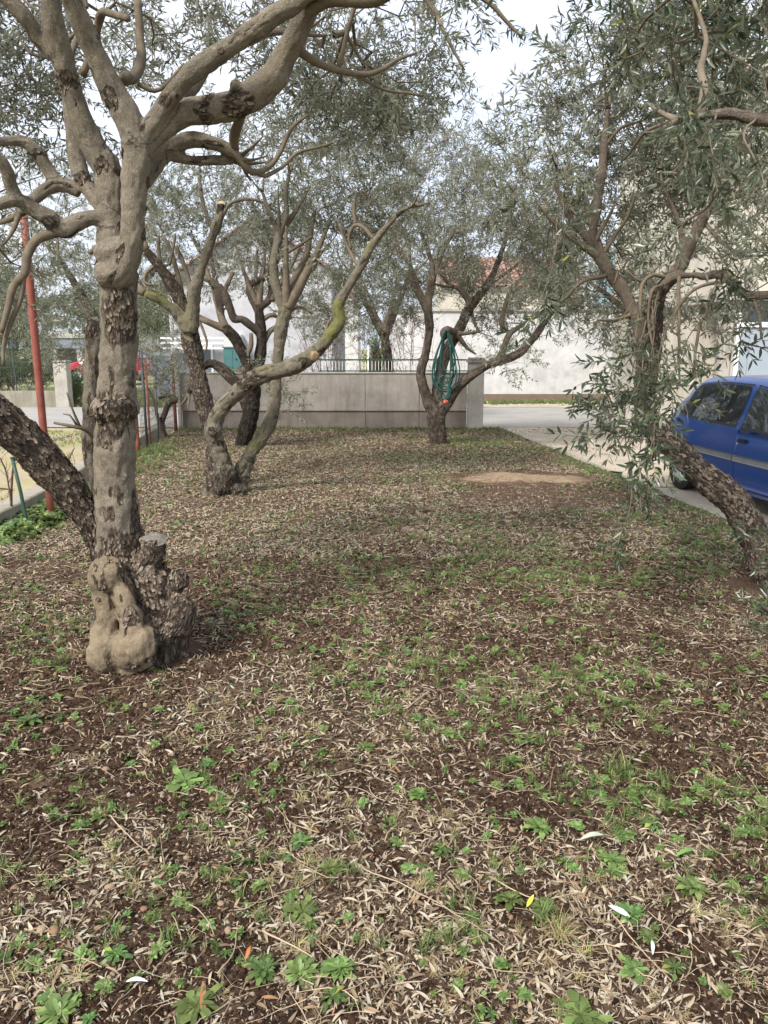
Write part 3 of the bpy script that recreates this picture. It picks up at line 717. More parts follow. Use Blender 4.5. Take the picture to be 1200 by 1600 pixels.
for k in range(10): mb.tube([(x0 - L[0], .0, .05 + k * .16), (x1 - L[0], 0, .05 + k * .16)], .003, 3, False)
tag(mb.build('wire_mesh', M['wire'], t), kind='stuff')
Y0 = 52; x0, x1 = at(-40, 600, Y0)[0], at(180, 600, Y0)[0]
t = thing('carport', 'low grey roofed carport with white columns far behind the hedge', 'building', ((x0 + x1) / 2, Y0 + 2, 0)); L = np.array(t.location)
zt = zat(100, 528, Y0); zb = zat(100, 545, Y0)
mb = MB(); mb.box((x0 - L[0], -2, zb), (x1 - L[0], 2, zt), bev=.03); mb.build('roof', M['shutter'], t)
mb = MB(); mb.box((x0 - L[0] - .1, -2.1, zt + .001), (x1 - L[0] + .1, 2.1, zt + .25)); mb.build('roof_edge', M['conc_light'], t)
for k in range(6):
    x = x0 - L[0] + .4 + k * (x1 - x0 - 1) / 5; mb = MB(); mb.box((x - .16, -1.9, -.16), (x + .16, -1.6, zb - .002)); mb.build('column', M['render_white'], t)
mb = MB(); mb.box((x0 - L[0] + .3, 1.6, -.16), (x1 - L[0] - .3, 1.9, zb - .002)); mb.build('back_wall', M['render_grey'], t)
# stuff beyond: a pale wall far away right of the trunk
Y0 = 60; x0, x1 = at(190, 600, Y0)[0], at(560, 600, Y0)[0]
t = thing('far_house', 'pale distant house with tiled roof seen over the grey gable', 'house', ((x0 + x1) / 2, Y0 + 3, 0)); L = np.array(t.location)
mb = MB(); mb.box((x0 - L[0], -3, -.16), (x1 - L[0], 3, 5.2)); mb.build('wall', M['render_white'], t)
tiled_roof('roof', t, (x0 - L[0] - .3, -3.3, 5.2), (1, 0, 0), (0, .92, .38), 50, 9, x1 - x0 + .6, 3.6, M['tile'])
for k in range(3): window(t, -7 + k * 5.5, 2.6, 1.2, 1.3, -3, M['white_paint'], M['glass'])

# ================================================================ instanced stuff: small variants picked point by point
def variant_collection(name, meshes):
    c = bpy.data.collections.new(name)
    for i, me in enumerate(meshes):
        o = bpy.data.objects.new('%s_%02d' % (name, i), me); c.objects.link(o)
    return c
def scatter(name, parent, P, eul, scl, idx, coll, loc=(0, 0, 0)):
    me = bpy.data.meshes.new(name); P = np.asarray(P, np.float32) - np.asarray(loc, np.float32)
    me.vertices.add(len(P)); me.vertices.foreach_set('co', P.ravel())
    a = me.attributes.new('rot', 'FLOAT_VECTOR', 'POINT'); a.data.foreach_set('vector', np.asarray(eul, np.float32).ravel())
    a = me.attributes.new('scl', 'FLOAT', 'POINT'); a.data.foreach_set('value', np.asarray(scl, np.float32))
    a = me.attributes.new('idx', 'INT', 'POINT'); a.data.foreach_set('value', np.asarray(idx, np.int32))
    o = bpy.data.objects.new(name, me); link(o, parent)
    g = bpy.data.node_groups.new('spread_' + name, 'GeometryNodeTree')
    g.interface.new_socket(name='Geometry', in_out='INPUT', socket_type='NodeSocketGeometry')
    g.interface.new_socket(name='Geometry', in_out='OUTPUT', socket_type='NodeSocketGeometry')
    gi = g.nodes.new('NodeGroupInput'); go = g.nodes.new('NodeGroupOutput'); ip = g.nodes.new('GeometryNodeInstanceOnPoints')
    ci = g.nodes.new('GeometryNodeCollectionInfo'); ci.inputs['Collection'].default_value = coll
    ci.inputs['Separate Children'].default_value = True; ci.inputs['Reset Children'].default_value = True
    ip.inputs['Pick Instance'].default_value = True
    def na(n, t):
        q = g.nodes.new('GeometryNodeInputNamedAttribute'); q.data_type = t; q.inputs['Name'].default_value = n
        return [s for s in q.outputs if s.enabled and s.name == 'Attribute'][0]
    er = g.nodes.new('FunctionNodeEulerToRotation')
    g.links.new(na('rot', 'FLOAT_VECTOR'), er.inputs[0]); g.links.new(er.outputs[0], ip.inputs['Rotation'])
    g.links.new(na('scl', 'FLOAT'), ip.inputs['Scale']); g.links.new(na('idx', 'INT'), ip.inputs['Instance Index'])
    g.links.new(gi.outputs[0], ip.inputs['Points']); g.links.new(ci.outputs[0], ip.inputs['Instance']); g.links.new(ip.outputs[0], go.inputs[0])
    md = o.modifiers.new('spread', 'NODES'); md.node_group = g
    o['kind'] = 'stuff'
    return o
def unit(v): v = np.asarray(v, float); return v / (np.linalg.norm(v) + 1e-12)
def leaf_geo(V, F, p, d, nrm, L, Wd, fine=False, curl=0.0):
    """a lance shaped leaf folded on its midrib; nrm is its upper side"""
    d = unit(d); s = unit(np.cross(nrm, d)); nrm = np.cross(d, s); k = len(V)
    if not fine:
        V += [p, p + d * L * .42 + s * Wd * .5 + nrm * Wd * .12, p + d * L * .48 - nrm * L * .02, p + d * L * .42 - s * Wd * .5 + nrm * Wd * .12, p + d * L - nrm * L * curl]
        F += [(k, k + 2, k + 1), (k, k + 3, k + 2), (k + 1, k + 2, k + 4), (k + 2, k + 3, k + 4)]
    else:
        prof = [(0, .06), (.18, .62), (.42, 1.0), (.68, .82), (.88, .38)]
        for u, w_ in prof:
            z = -curl * L * u * u
            V += [p + d * L * u + s * Wd * .5 * w_ + nrm * (z + Wd * .14 * w_), p + d * L * u + nrm * z, p + d * L * u - s * Wd * .5 * w_ + nrm * (z + Wd * .14 * w_)]
        V.append(p + d * L - nrm * curl * L)
        for i in range(4):
            a = k + 3 * i; F += [(a, a + 1, a + 4, a + 3), (a + 1, a + 2, a + 5, a + 4)]
        a = k + 12; F += [(a, a + 1, k + 15), (a + 1, a + 2, k + 15)]
def spray_mesh(name, seed, n_pairs=11, L=.26, leaf=.052, mat=None, droop=.12, fine=False, sub=True, keep=.9):
    r = np.random.default_rng(seed); V = []; F = []; TV = []; TF = []
    def axis(p0, d0, LL, pairs):
        P = [np.array(p0, float)]; d = unit(d0)
        for i in range(6):
            d = unit(d + r.normal(0, .10, 3) + np.array((0, 0, -droop / 6))); P.append(P[-1] + d * LL / 6)
        P = np.array(P); v, f = tube_np(P, np.linspace(.0018, .0007, 7), 3, False)
        b = len(TV); TV.extend(list(v)); TF.extend([tuple(i + b for i in q) for q in f])
        roll = r.uniform(0, 6.28)
        for i in range(pairs):
            u = .12 + .88 * (i + r.uniform(-.2, .2)) / max(1, pairs - 1); u = min(max(u, 0), .999) * 6; k = int(u); p = P[k] + (P[k + 1] - P[k]) * (u - k)
            dd = unit(P[k + 1] - P[k]); roll += 1.57 + r.normal(0, .35)
            up = unit(np.cross(dd, (0.02, .3, 1))); vv = np.cross(dd, up)
            side = math.cos(roll) * up + math.sin(roll) * vv
            for sg in (1, -1):
                if r.random() > keep: continue
                sp = r.uniform(.55, 1.15); ld = unit(dd * (1.1 - .35 * sp) + side * sg * sp + np.array((0, 0, r.normal(-.05, .22))))
                nr = np.array((0, 0, 1.0)) + r.normal(0, .55, 3) + dd * .3
                leaf_geo(V, F, p, ld, nr, leaf * r.uniform(.65, 1.2), leaf * r.uniform(.2, .27), fine, r.uniform(-.08, .18))
        leaf_geo(V, F, P[-1], unit(P[-1] - P[-2]), (0, 0, 1), leaf * .8, leaf * .18, fine, .05)
    axis((0, 0, 0), (1, 0, .12), L, n_pairs)
    if sub:
        axis((L * .3, 0, .01), (.8, .65, .15), L * .6, max(3, n_pairs // 2)); axis((L * .45, 0, .01), (.8, -.7, .0), L * .55, max(3, n_pairs // 2))
    b = len(V); V = V + TV; nl = len(F); F = F + [tuple(i + b for i in q) for q in TF]
    me = mesh_np(name, np.array(V), F, mat)
    me.materials.append(M['twig'])
    mi = np.zeros(len(F), np.int32); mi[nl:] = 1; me.polygons.foreach_set('material_index', mi)
    return me
SPRAYS = variant_collection('olive_spray', [spray_mesh('olive_spray', 100 + i, 8 + i % 3, .20 + .02 * (i % 4), .050, M['olive'], .05 + .05 * i) for i in range(7)])
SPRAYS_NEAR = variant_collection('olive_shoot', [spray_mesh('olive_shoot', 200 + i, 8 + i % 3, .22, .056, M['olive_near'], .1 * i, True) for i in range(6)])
SHRUBS = variant_collection('shrub_spray', [spray_mesh('shrub_spray', 300 + i, 9, .22, .045, M['shrub'], .1) for i in range(4)])

def flake_mesh(name, seed):
    r = np.random.default_rng(seed); V = []; F = []; nx, ny = 5, 3
    for i in range(nx):
        for j in range(ny):
            u = i / (nx - 1) - .5; v = j / (ny - 1) - .5; w_ = (1 - (2 * u) ** 2 * .5) * r.uniform(.75, 1.2)
            V.append((u * 1.5 + r.normal(0, .05), v * .75 * w_, .25 * u * u * 2 + .18 * (u + .5) ** 2 + .12 * v * v + r.normal(0, .02)))
    for i in range(nx - 1):
        for j in range(ny - 1): F.append((i * ny + j, (i + 1) * ny + j, (i + 1) * ny + j + 1, i * ny + j + 1))
    return mesh_np(name, V, F, M['flake'])
FLAKES = variant_collection('bark_flake', [flake_mesh('bark_flake', 700 + i) for i in range(5)])
# ================================================================ trees
def W(pts):
    """photo trace (px, py, Y, radius in px) -> world x,y,z,r"""
    return np.array([[*at(p[0], p[1], p[2]), p[3] * mpp(p[0], p[1], p[2])] for p in pts])
def make_tree(name, label, loc, mat, chains, blobs, voxel=.012, thin=(), rough_spots=(), moss_spots=(), lumps=(), base_rough=.0, disp=.006, coll=None,
              sprays_scale=1.0, cuts=(), cat='tree', group=None, twig_mat=None, up=.35, seed=1, ring=14, jit=0.0, scab=.35, knob=.10, thick=1.0, flakes=0):
    r = np.random.default_rng(seed); loc = np.array(loc, float); coll = coll or SPRAYS
    root = thing(name, label, cat, loc, group)
    V = []; F = []; nb = 0; SP = []; ST = []; SR = []; SI = []; SS = []; rg = []; SN = []; SB = []
    for ci, ch in enumerate(chains):
        S = spline(W(ch['pts']) * np.array((1, 1, 1, thick)), max(.02, voxel * 2)); P, rr = S[:, :3], np.maximum(S[:, 3], .004)
        s = np.r_[0, np.cumsum(np.linalg.norm(np.diff(P, axis=0), axis=1))]
        if jit: 
            q = np.c_[s * 2.2 / max(.1, rr.mean() * 12), np.full(len(s), ci * 9.1), 0 * s]
            env = np.sin(np.pi * np.clip(s / s[-1], 0, 1)) ** .5
            P = P + np.stack([vnoise(q, 1), vnoise(q, 2), vnoise(q, 3)], 1) * (rr * jit * env)[:, None]
            rr = rr * (1 + .12 * vnoise(q * 2.1, 4))
        T, FN, FB = frames(P); SN.append(FN); SB.append(FB); v, f = tube_np(P, rr, ring)
        V.append(v); F += [tuple(i + nb for i in q) for q in f]; nb += len(v)
        SP.append(P); ST.append(T); SR.append(rr); SI += [ci] * len(P); SS.append(s); rg += [ch.get('rough', base_rough)] * len(P)
    for (px, py, D, rx, ry, rz, tilt) in lumps:
        c = at(px, py, D); k = mpp(px, py, D); bm = bmesh.new(); bmesh.ops.create_icosphere(bm, subdivisions=3, radius=1)
        v = np.array([q.co[:] for q in bm.verts]); f = [tuple(q.index for q in p.verts) for p in bm.faces]; bm.free()
        v = v * (1 + .10 * fbm(v * 1.7 + px, 3, 5))[:, None]
        v = v * np.array((rx * k, rz, ry * k)); ca, sa = math.cos(tilt), math.sin(tilt)
        v = np.c_[v[:, 0] * ca + v[:, 2] * sa, v[:, 1], -v[:, 0] * sa + v[:, 2] * ca] + c
        V.append(v); F += [tuple(i + nb for i in q) for q in f]; nb += len(v)
    raw = mesh_np('raw', np.concatenate(V), F); ro = add('raw', raw)
    md = ro.modifiers.new('r', 'REMESH'); md.mode = 'VOXEL'; md.voxel_size = voxel; md.use_smooth_shade = True
    dg = bpy.context.evaluated_depsgraph_get(); me = bpy.data.meshes.new_from_object(ro.evaluated_get(dg))
    bpy.data.objects.remove(ro); bpy.data.meshes.remove(raw)
    n = len(me.vertices); X = np.zeros(n * 3, np.float32); me.vertices.foreach_get('co', X); X = X.reshape(-1, 3).astype(float)
    E = np.zeros(len(me.edges) * 2, np.int32); me.edges.foreach_get('vertices', E); E = E.reshape(-1, 2)
    deg = np.bincount(E.ravel(), minlength=n)[:, None]
    for it in range(3):
        S_ = np.zeros_like(X); 
        for k in range(3): S_[:, k] = np.bincount(E[:, 0], X[E[:, 1], k], n) + np.bincount(E[:, 1], X[E[:, 0], k], n)
        X = X * .5 + .5 * S_ / np.maximum(deg, 1)
    me.vertices.foreach_set('co', X.astype(np.float32).ravel()); me.update()
    Nn = np.zeros(n * 3, np.float32); me.vertices.foreach_get('normal', Nn); Nn = Nn.reshape(-1, 3)
    P = np.concatenate(SP); T = np.concatenate(ST); RR = np.concatenate(SR); SI = np.array(SI); SS = np.concatenate(SS); FN = np.concatenate(SN); FB = np.concatenate(SB); RG = np.array(rg)
    kd = kdtree.KDTree(len(P))
    for i, p in enumerate(P): kd.insert(p, i)
    kd.balance(); near = np.array([kd.find(x)[1] for x in X])
    t = T[near]; d = X - P[near]; al = (d * t).sum(1)
    co = np.stack([(d * FN[near]).sum(1) + SI[near] * 1.37, (d * FB[near]).sum(1), (SS[near] + al) * .30], 1)
    rough = RG[near].copy(); moss = np.zeros(n)
    for (px, py, D, rp, val) in rough_spots:
        c = at(px, py, D); q = rp * mpp(px, py, D); dd = np.linalg.norm(X - c, axis=1); rough += (val) * sstep(q * 1.5, q * .35, dd * (1 + .75 * fbm(co * 16, 3, 61)))
    for (px, py, D, rp, val) in moss_spots:
        c = at(px, py, D); q = rp * mpp(px, py, D); dd = np.linalg.norm(X - c, axis=1); moss += (.8 * val) * sstep(q * 1.3, q * .4, dd)
    rough += scab * sstep(.26, .46, fbm(X * 8 + 3, 4, 71)) + .6 * scab * sstep(.28, .48, fbm(co * 22, 3, 72))
    rough = np.clip(rough, 0, 1.2); moss = np.clip(moss * (.8 + .35 * Nn[:, 2]), 0, 1)
    rl = np.clip(RR[near], .01, .12)
    kn = worley(X * 16, 8)[0]; h = rl * knob * 1.6 * (.5 - kn) * sstep(.8, .45, X[:, 2]) + rl * .12 * fbm(X * 7, 3, 11) + rl * knob * fbm(X * 21, 3, 15) + rl * .07 * fbm(co * 20, 3, 21)
    if disp:
        f1, f2 = worley((co + .015 * np.stack([vnoise(co * 30, 5), vnoise(co * 30, 6), vnoise(co * 30, 7)], 1)) * 34, 3)
        plate = np.clip((f2 - f1) * 2.6, 0, 1)
        wv = co + .012 * np.stack([vnoise(co * 40, 65), vnoise(co * 40, 66), vnoise(co * 40, 67)], 1)
        fur = np.clip(np.abs(vnoise(wv * 30, 51)) * 3, 0, 1) * .6 + np.clip(np.abs(vnoise(wv * 64, 52)) * 3, 0, 1) * .4
        plate = .35 * plate + .65 * fur
        h = h + disp * np.clip(rough, 0, 1) * (plate * (0.6 + .6 * vnoise(co * 34, 8)) - .4) + disp * .35 * fbm(co * 70, 2, 41)
    X2 = X + Nn * h[:, None]
    me.vertices.foreach_set('co', X2.astype(np.float32).ravel()); me.update()
    nl = len(me.loops); LV = np.zeros(nl, np.int32); me.loops.foreach_get('vertex_index', LV); Q = LV.reshape(-1, 4)
    Nf = np.zeros(n * 3, np.float32); me.vertices.foreach_get('normal', Nf); Nf = Nf.reshape(-1, 3)
    cl = SI[near]; lump_face = None
    # smooth the part labels a little so that cuts between parts run clean
    fc = cl[Q[:, 0]]
    parts = {}
    for ci, ch in enumerate(chains): parts.setdefault((ch.get('part', 'limb'), ch.get('id', ci)), []).append(ci)
    for (pn, _), cis in parts.items():
        sel = np.isin(fc, cis)
        if not sel.any(): continue
        q = Q[sel]; uq, inv = np.unique(q, return_inverse=True); inv = inv.reshape(-1, 4)
        ch = chains[cis[0]]
        m2 = mesh_np(pn, X2[uq] - loc, inv, M[ch.get('mat', mat)], True, {'barkco': co[uq], 'rough': rough[uq], 'moss': moss[uq]})
        m2.normals_split_custom_set_from_vertices([tuple(v) for v in Nf[uq]])
        o = add(pn, m2, root)
        if ch.get('label'): o['label'] = ch['label']
    bpy.data.meshes.remove(me)
    if flakes:
        pr = np.clip(rough - .5, 0, 1) ** 1.3 * (vnoise(X2 * 30, 3) > -.2) * (X2[:, 2] < 4); pr = pr / pr.sum(); pick = r.choice(n, flakes, p=pr)
        eu = []
        for i_ in pick:
            nn = Vector(Nf[i_]).normalized(); tt = Vector(t[i_] + r.normal(0, .28, 3)); tt = (tt - nn * tt.dot(nn)).normalized(); tilt = nn.cross(tt)
            m3 = Matrix((tt, tilt, nn)).transposed(); eu.append(m3.to_euler()[:])
        scatter('bark_flakes', root, X2[pick] + Nf[pick] * .0015, np.array(eu), r.uniform(.006, .020, flakes) * np.clip(.6 + rl[pick] * 6, .7, 1.2), r.integers(0, 5, flakes), FLAKES, loc)
    # sawn faces
    for (px, py, D, rp, nx, ny, nzz, mt) in cuts:
        c = at(px, py, D) - loc; q = rp * mpp(px, py, D); nv = unit((nx, ny, nzz)); a = unit(np.cross(nv, (0.3, .9, .2))); b = np.cross(nv, a)
        V_ = [c + nv * .004]; 
        for ring_ in (1, 2):
            for k in range(20):
                an = k * math.pi / 10; V_.append(c + (a * math.cos(an) + b * math.sin(an)) * q * (.55, 1)[ring_ - 1] * (1 + .06 * math.sin(3 * an)) + nv * (.003 if ring_ == 1 else -.012))
        F_ = [(0, 1 + k, 1 + (k + 1) % 20) for k in range(20)] + [(1 + k, 21 + k, 21 + (k + 1) % 20, 1 + (k + 1) % 20) for k in range(20)]
        add('sawn_face', mesh_np('sawn_face', V_, F_, M[mt]), root)
    # ---- thin traced branches and grown twigs
    NP = [P]; nodes_r = [RR]
    mb = MB(); thin = list(thin)
    for ch in chains:
        p_ = ch['pts']; l_ = p_[-1]
        if l_[3] > 12 or any(math.hypot(l_[0] - c_[0], l_[1] - c_[1]) < 14 for c_ in cuts): continue
        for s_ in (-1, 1):
            dx, dy = (l_[0] - p_[-2][0]), (l_[1] - p_[-2][1]); q_ = max(1e-3, math.hypot(dx, dy)); dx, dy = dx / q_, dy / q_; a_ = s_ * r.uniform(.15, .6); dx, dy = dx * math.cos(a_) - dy * math.sin(a_), dx * math.sin(a_) + dy * math.cos(a_)
            k_ = 9 * l_[3] * r.uniform(.7, 1.2); w0 = l_[3] * (.92 if s_ > 0 else .7)
            thin.append([(*l_[:3], w0), (l_[0] + dx * k_ * .35, l_[1] + dy * k_ * .35 - .02 * k_, l_[2] + s_ * .04, w0 * .7), (l_[0] + dx * k_ * .7, l_[1] + dy * k_ * .7 - .10 * k_, l_[2] + s_ * .09, w0 * .45), (l_[0] + dx * k_, l_[1] + dy * k_ - .22 * k_, l_[2] + s_ * .12, w0 * .2)])
    for tr in thin:
        S = spline(W(tr), .04); S[:, :3] += .006 * np.stack([vnoise(S[:, :3] * 9, 1), vnoise(S[:, :3] * 9, 2), vnoise(S[:, :3] * 9, 3)], 1)
        mb = MB(); mb.tube(S[:, :3] - loc, np.maximum(S[:, 3], .0025), 7); mb.build('branch', M['twig'], root, smooth=True); NP.append(S[:, :3]); nodes_r.append(S[:, 3])
    NP = np.concatenate(NP)
    tips = []
    for bl in blobs:
        px, py, D, rx, ry, rd, cnt = bl[:7]
        c = at(px, py, D); k = mpp(px, py, D)
        v = r.normal(0, 1, (cnt, 3)); v /= np.linalg.norm(v, axis=1)[:, None]; v *= (r.random(cnt) ** .42)[:, None]
        q = c + v * np.array((rx * k, rd, ry * k))
        # clumpy: reject where a noise is low
        keep = fbm(q * 2.3 + seed, 3, 77) > -.06 + .24 * r.random(cnt) - .10
        tips.append(q[keep])
    if tips:
        tips = np.concatenate(tips); host = NP[:: max(1, len(NP) // 2500)]
        # far sprays reach the wood through chains of twigs: nearest first
        dmin = np.array([np.min(np.linalg.norm(host - p, axis=1)) for p in tips]); order = np.argsort(dmin)
        nodes = list(host); par = [-1] * len(host); cap = len(host) + len(tips) * 14 + 10
        A = np.zeros((cap, 3)); A[:len(host)] = host; depth = np.zeros(cap); na_ = len(host)
        par = np.full(cap, -1, int); w_ = np.zeros(cap); dirs = []
        for oi in order:
            p = tips[oi]; dd = np.linalg.norm(A[:na_] - p, axis=1) + .28 * depth[:na_]
            j = int(np.argmin(dd)); a = A[j].copy(); Lg = np.linalg.norm(p - a); k = max(1, int(Lg / .14)); k = min(k, 13)
            bend = r.normal(0, .10 * Lg, 3) + np.array((0, 0, .10 * Lg)); prev = j
            for s_ in range(1, k + 1):
                u = s_ / k; q = a + (p - a) * u + bend * math.sin(math.pi * u) * .8 + (r.normal(0, .008, 3) if s_ < k else 0)
                A[na_] = q; par[na_] = prev; depth[na_] = depth[prev] + Lg / k; prev = na_; na_ += 1
            dirs.append((prev, p, a))
        cntn = np.zeros(na_); 
        for (l, p, a) in dirs: cntn[l] += 1
        for i in range(na_ - 1, len(host) - 1, -1): cntn[par[i]] += cntn[i]
        rad = .0016 * np.maximum(cntn, 1) ** .42
        i = np.arange(len(host), na_); a, b = A[par[i]], A[i]; ra = np.where(par[i] < len(host), rad[i] * 1.15, rad[np.maximum(par[i], 0)]); ra = np.minimum(ra, rad[i] * 1.5); rb = rad[i]
        T_ = b - a; T_ /= np.linalg.norm(T_, axis=1)[:, None] + 1e-9
        u_ = np.cross(T_, np.array((.31, .52, .79))); u_ /= np.linalg.norm(u_, axis=1)[:, None] + 1e-9; v_ = np.cross(T_, u_)
        Vt = []; K = 4
        for e, (c_, rr_) in enumerate(((a, ra), (b, rb))):
            for k in range(K):
                an = k * 2 * math.pi / K; Vt.append(c_ + (u_ * math.cos(an) + v_ * math.sin(an)) * rr_[:, None])
        Vt = np.stack(Vt, 1).reshape(-1, 3) - loc; m_ = len(i); base = (np.arange(m_) * 2 * K)[:, None]
        Ft = np.concatenate([base + np.array([[k, (k + 1) % K, K + (k + 1) % K, K + k]]) for k in range(K)])
        tw = add('twigs', mesh_np('twigs', Vt, Ft, M[twig_mat or 'twig'], True), root); tag(tw, kind='stuff')
        tip = np.array([p for _, p, _ in dirs]); pr = np.array([A[par[l]] for l, _, _ in dirs])
        dv = tip - pr; dv /= np.linalg.norm(dv, axis=1)[:, None] + 1e-9
        dv = dv * .7 + r.normal(0, .42, dv.shape) + np.array((0, 0, up)); dv /= np.linalg.norm(dv, axis=1)[:, None]
        eul = np.c_[r.uniform(-.8, .8, len(dv)), -np.arcsin(np.clip(dv[:, 2], -1, 1)), np.arctan2(dv[:, 1], dv[:, 0])]
        f_ = scatter('foliage', root, tip, eul, r.uniform(.75, 1.25, len(tip)) * sprays_scale, r.integers(0, len(coll.objects), len(tip)), coll, loc)
        print(name, 'sprays', len(tip), 'verts', n)
    return root

# ---------------------------------------------------------------- the big olive in front on the left
A_ch = [
 dict(part='trunk', id=0, mat='bark_grey', pts=[(212, 985, 3.98, 40), (205, 930, 3.98, 48), (193, 870, 3.98, 42), (184, 820, 3.97, 36), (180, 760, 3.97, 35), (181, 700, 3.96, 35), (183, 640, 3.96, 36), (183, 580, 3.96, 34), (184, 520, 3.95, 33), (185, 460, 3.95, 34), (186, 425, 3.94, 34)]),
 dict(part='trunk', id=0, pts=[(182, 440, 3.98, 30), (176, 390, 4.02, 25), (173, 330, 4.04, 24), (170, 280, 4.05, 25), (163, 245, 4.05, 23)]),
 dict(part='limb', pts=[(166, 260, 4.05, 22), (150, 235, 4.04, 21), (128, 190, 4.0, 20), (108, 130, 3.95, 19), (92, 70, 3.9, 18), (82, 20, 3.85, 18), (78, -60, 3.8, 16)]),
 dict(part='limb', pts=[(95, 95, 3.93, 12), (60, 60, 3.9, 13), (38, 25, 3.85, 13), (-10, -25, 3.8, 12)]),
 dict(part='limb', id=3, pts=[(182, 425, 3.90, 30), (196, 402, 3.88, 27), (206, 370, 3.86, 22), (210, 320, 3.85, 21), (212, 270, 3.84, 23), (213, 225, 3.83, 25)]),
 dict(part='limb', pts=[(213, 228, 3.83, 24), (200, 190, 3.82, 23), (178, 150, 3.8, 23), (155, 100, 3.76, 21), (132, 50, 3.7, 20), (108, -10, 3.62, 19), (95, -60, 3.55, 18)]),
 dict(part='limb', pts=[(215, 232, 3.85, 20), (238, 195, 3.84, 16), (262, 155, 3.8, 16), (300, 115, 3.76, 16), (350, 80, 3.72, 16), (410, 38, 3.66, 16), (470, 0, 3.6, 15), (540, -45, 3.5, 14)]),
 dict(part='limb', pts=[(218, 238, 3.85, 19), (246, 205, 3.88, 20), (285, 175, 3.9, 21), (330, 170, 3.92, 22), (380, 160, 3.92, 23), (420, 130, 3.9, 22), (445, 85, 3.86, 19), (470, 35, 3.8, 18), (495, -30, 3.7, 17)]),
 dict(part='limb', pts=[(262, 160, 3.98, 12), (300, 135, 4.05, 12), (330, 95, 4.1, 11), (380, 65, 4.15, 10), (430, 50, 4.2, 7), (470, 52, 4.25, 5)]),
 dict(part='limb', pts=[(215, 290, 3.95, 16), (238, 262, 4.0, 16), (262, 235, 4.05, 15), (300, 217, 4.1, 13), (335, 224, 4.12, 11), (360, 236, 4.14, 9), (376, 248, 4.15, 5)]),
 dict(part='limb', pts=[(262, 242, 4.05, 10), (290, 249, 4.1, 8), (330, 250, 4.15, 8), (367, 249, 4.2, 7)]),
 dict(part='limb', pts=[(172, 345, 4.02, 16), (150, 340, 4.0, 13), (122, 346, 3.98, 14), (98, 358, 3.95, 14), (75, 340, 3.92, 13), (45, 322, 3.9, 13), (22, 312, 3.86, 11), (-30, 330, 3.8, 9)]),
 dict(part='limb', pts=[(30, 318, 3.87, 11), (18, 290, 3.85, 11), (8, 260, 3.8, 10), (-20, 225, 3.75, 9)]),
 dict(part='limb', pts=[(168, 330, 4.1, 14), (142, 300, 4.15, 14), (125, 265, 4.18, 15), (116, 220, 4.2, 13), (110, 170, 4.22, 11), (100, 110, 4.25, 9)]),
 dict(part='limb', pts=[(125, 300, 4.16, 12), (98, 288, 4.15, 13), (78, 292, 4.13, 11), (55, 310, 4.1, 9), (30, 335, 4.05, 7)]),
 dict(part='limb', pts=[(88, 288, 4.15, 12), (75, 265, 4.15, 12), (55, 235, 4.12, 11), (35, 221, 4.1, 10), (0, 222, 4.05, 8), (-40, 225, 4.0, 8)]),
 dict(part='leaning_limb', id=20, rough=.95, mat='bark_brown', label='thick dark cracked limb leaning out to the left', pts=[(180, 930, 4.05, 27), (168, 870, 4.05, 26), (145, 815, 4.02, 27), (112, 770, 3.98, 28), (70, 725, 3.92, 29), (25, 678, 3.85, 30), (-30, 630, 3.75, 30), (-110, 575, 3.6, 30)]),
 dict(part='rear_stem', id=21, rough=.45, pts=[(168, 830, 4.2, 16), (158, 770, 4.24, 17), (149, 700, 4.26, 17), (146, 640, 4.27, 16), (146, 580, 4.28, 15), (148, 530, 4.28, 14), (152, 500, 4.28, 11)]),
 # root flares and burls
 dict(part='trunk', id=0, rough=.95, pts=[(215, 880, 3.92, 34), (238, 920, 3.88, 40), (262, 960, 3.86, 33), (272, 1000, 3.86, 24), (275, 1050, 3.86, 20)]),
 dict(part='trunk', id=0, rough=.9, pts=[(222, 890, 3.9, 25), (238, 862, 3.87, 21), (240, 843, 3.86, 20)]),
 dict(part='burl', id=22, mat='bark_burl', rough=.08, pts=[(162, 885, 3.78, 24), (166, 925, 3.74, 20), (170, 965, 3.72, 19), (168, 1005, 3.70, 23), (172, 1045, 3.72, 22)]),
 dict(part='burl', id=22, mat='bark_burl', rough=.08, pts=[(183, 900, 3.76, 17), (196, 935, 3.70, 17), (204, 965, 3.68, 19), (208, 1000, 3.66, 22), (205, 1045, 3.70, 22)]),
 dict(part='trunk', id=0, rough=.5, pts=[(175, 930, 3.95, 26), (165, 980, 3.95, 24), (160, 1040, 3.95, 18)]),
 dict(part='trunk', id=0, rough=.6, mat='bark_burl', pts=[(283, 930, 3.80, 15), (277, 965, 3.76, 14), (262, 1000, 3.75, 13), (258, 1035, 3.76, 10)]),
]
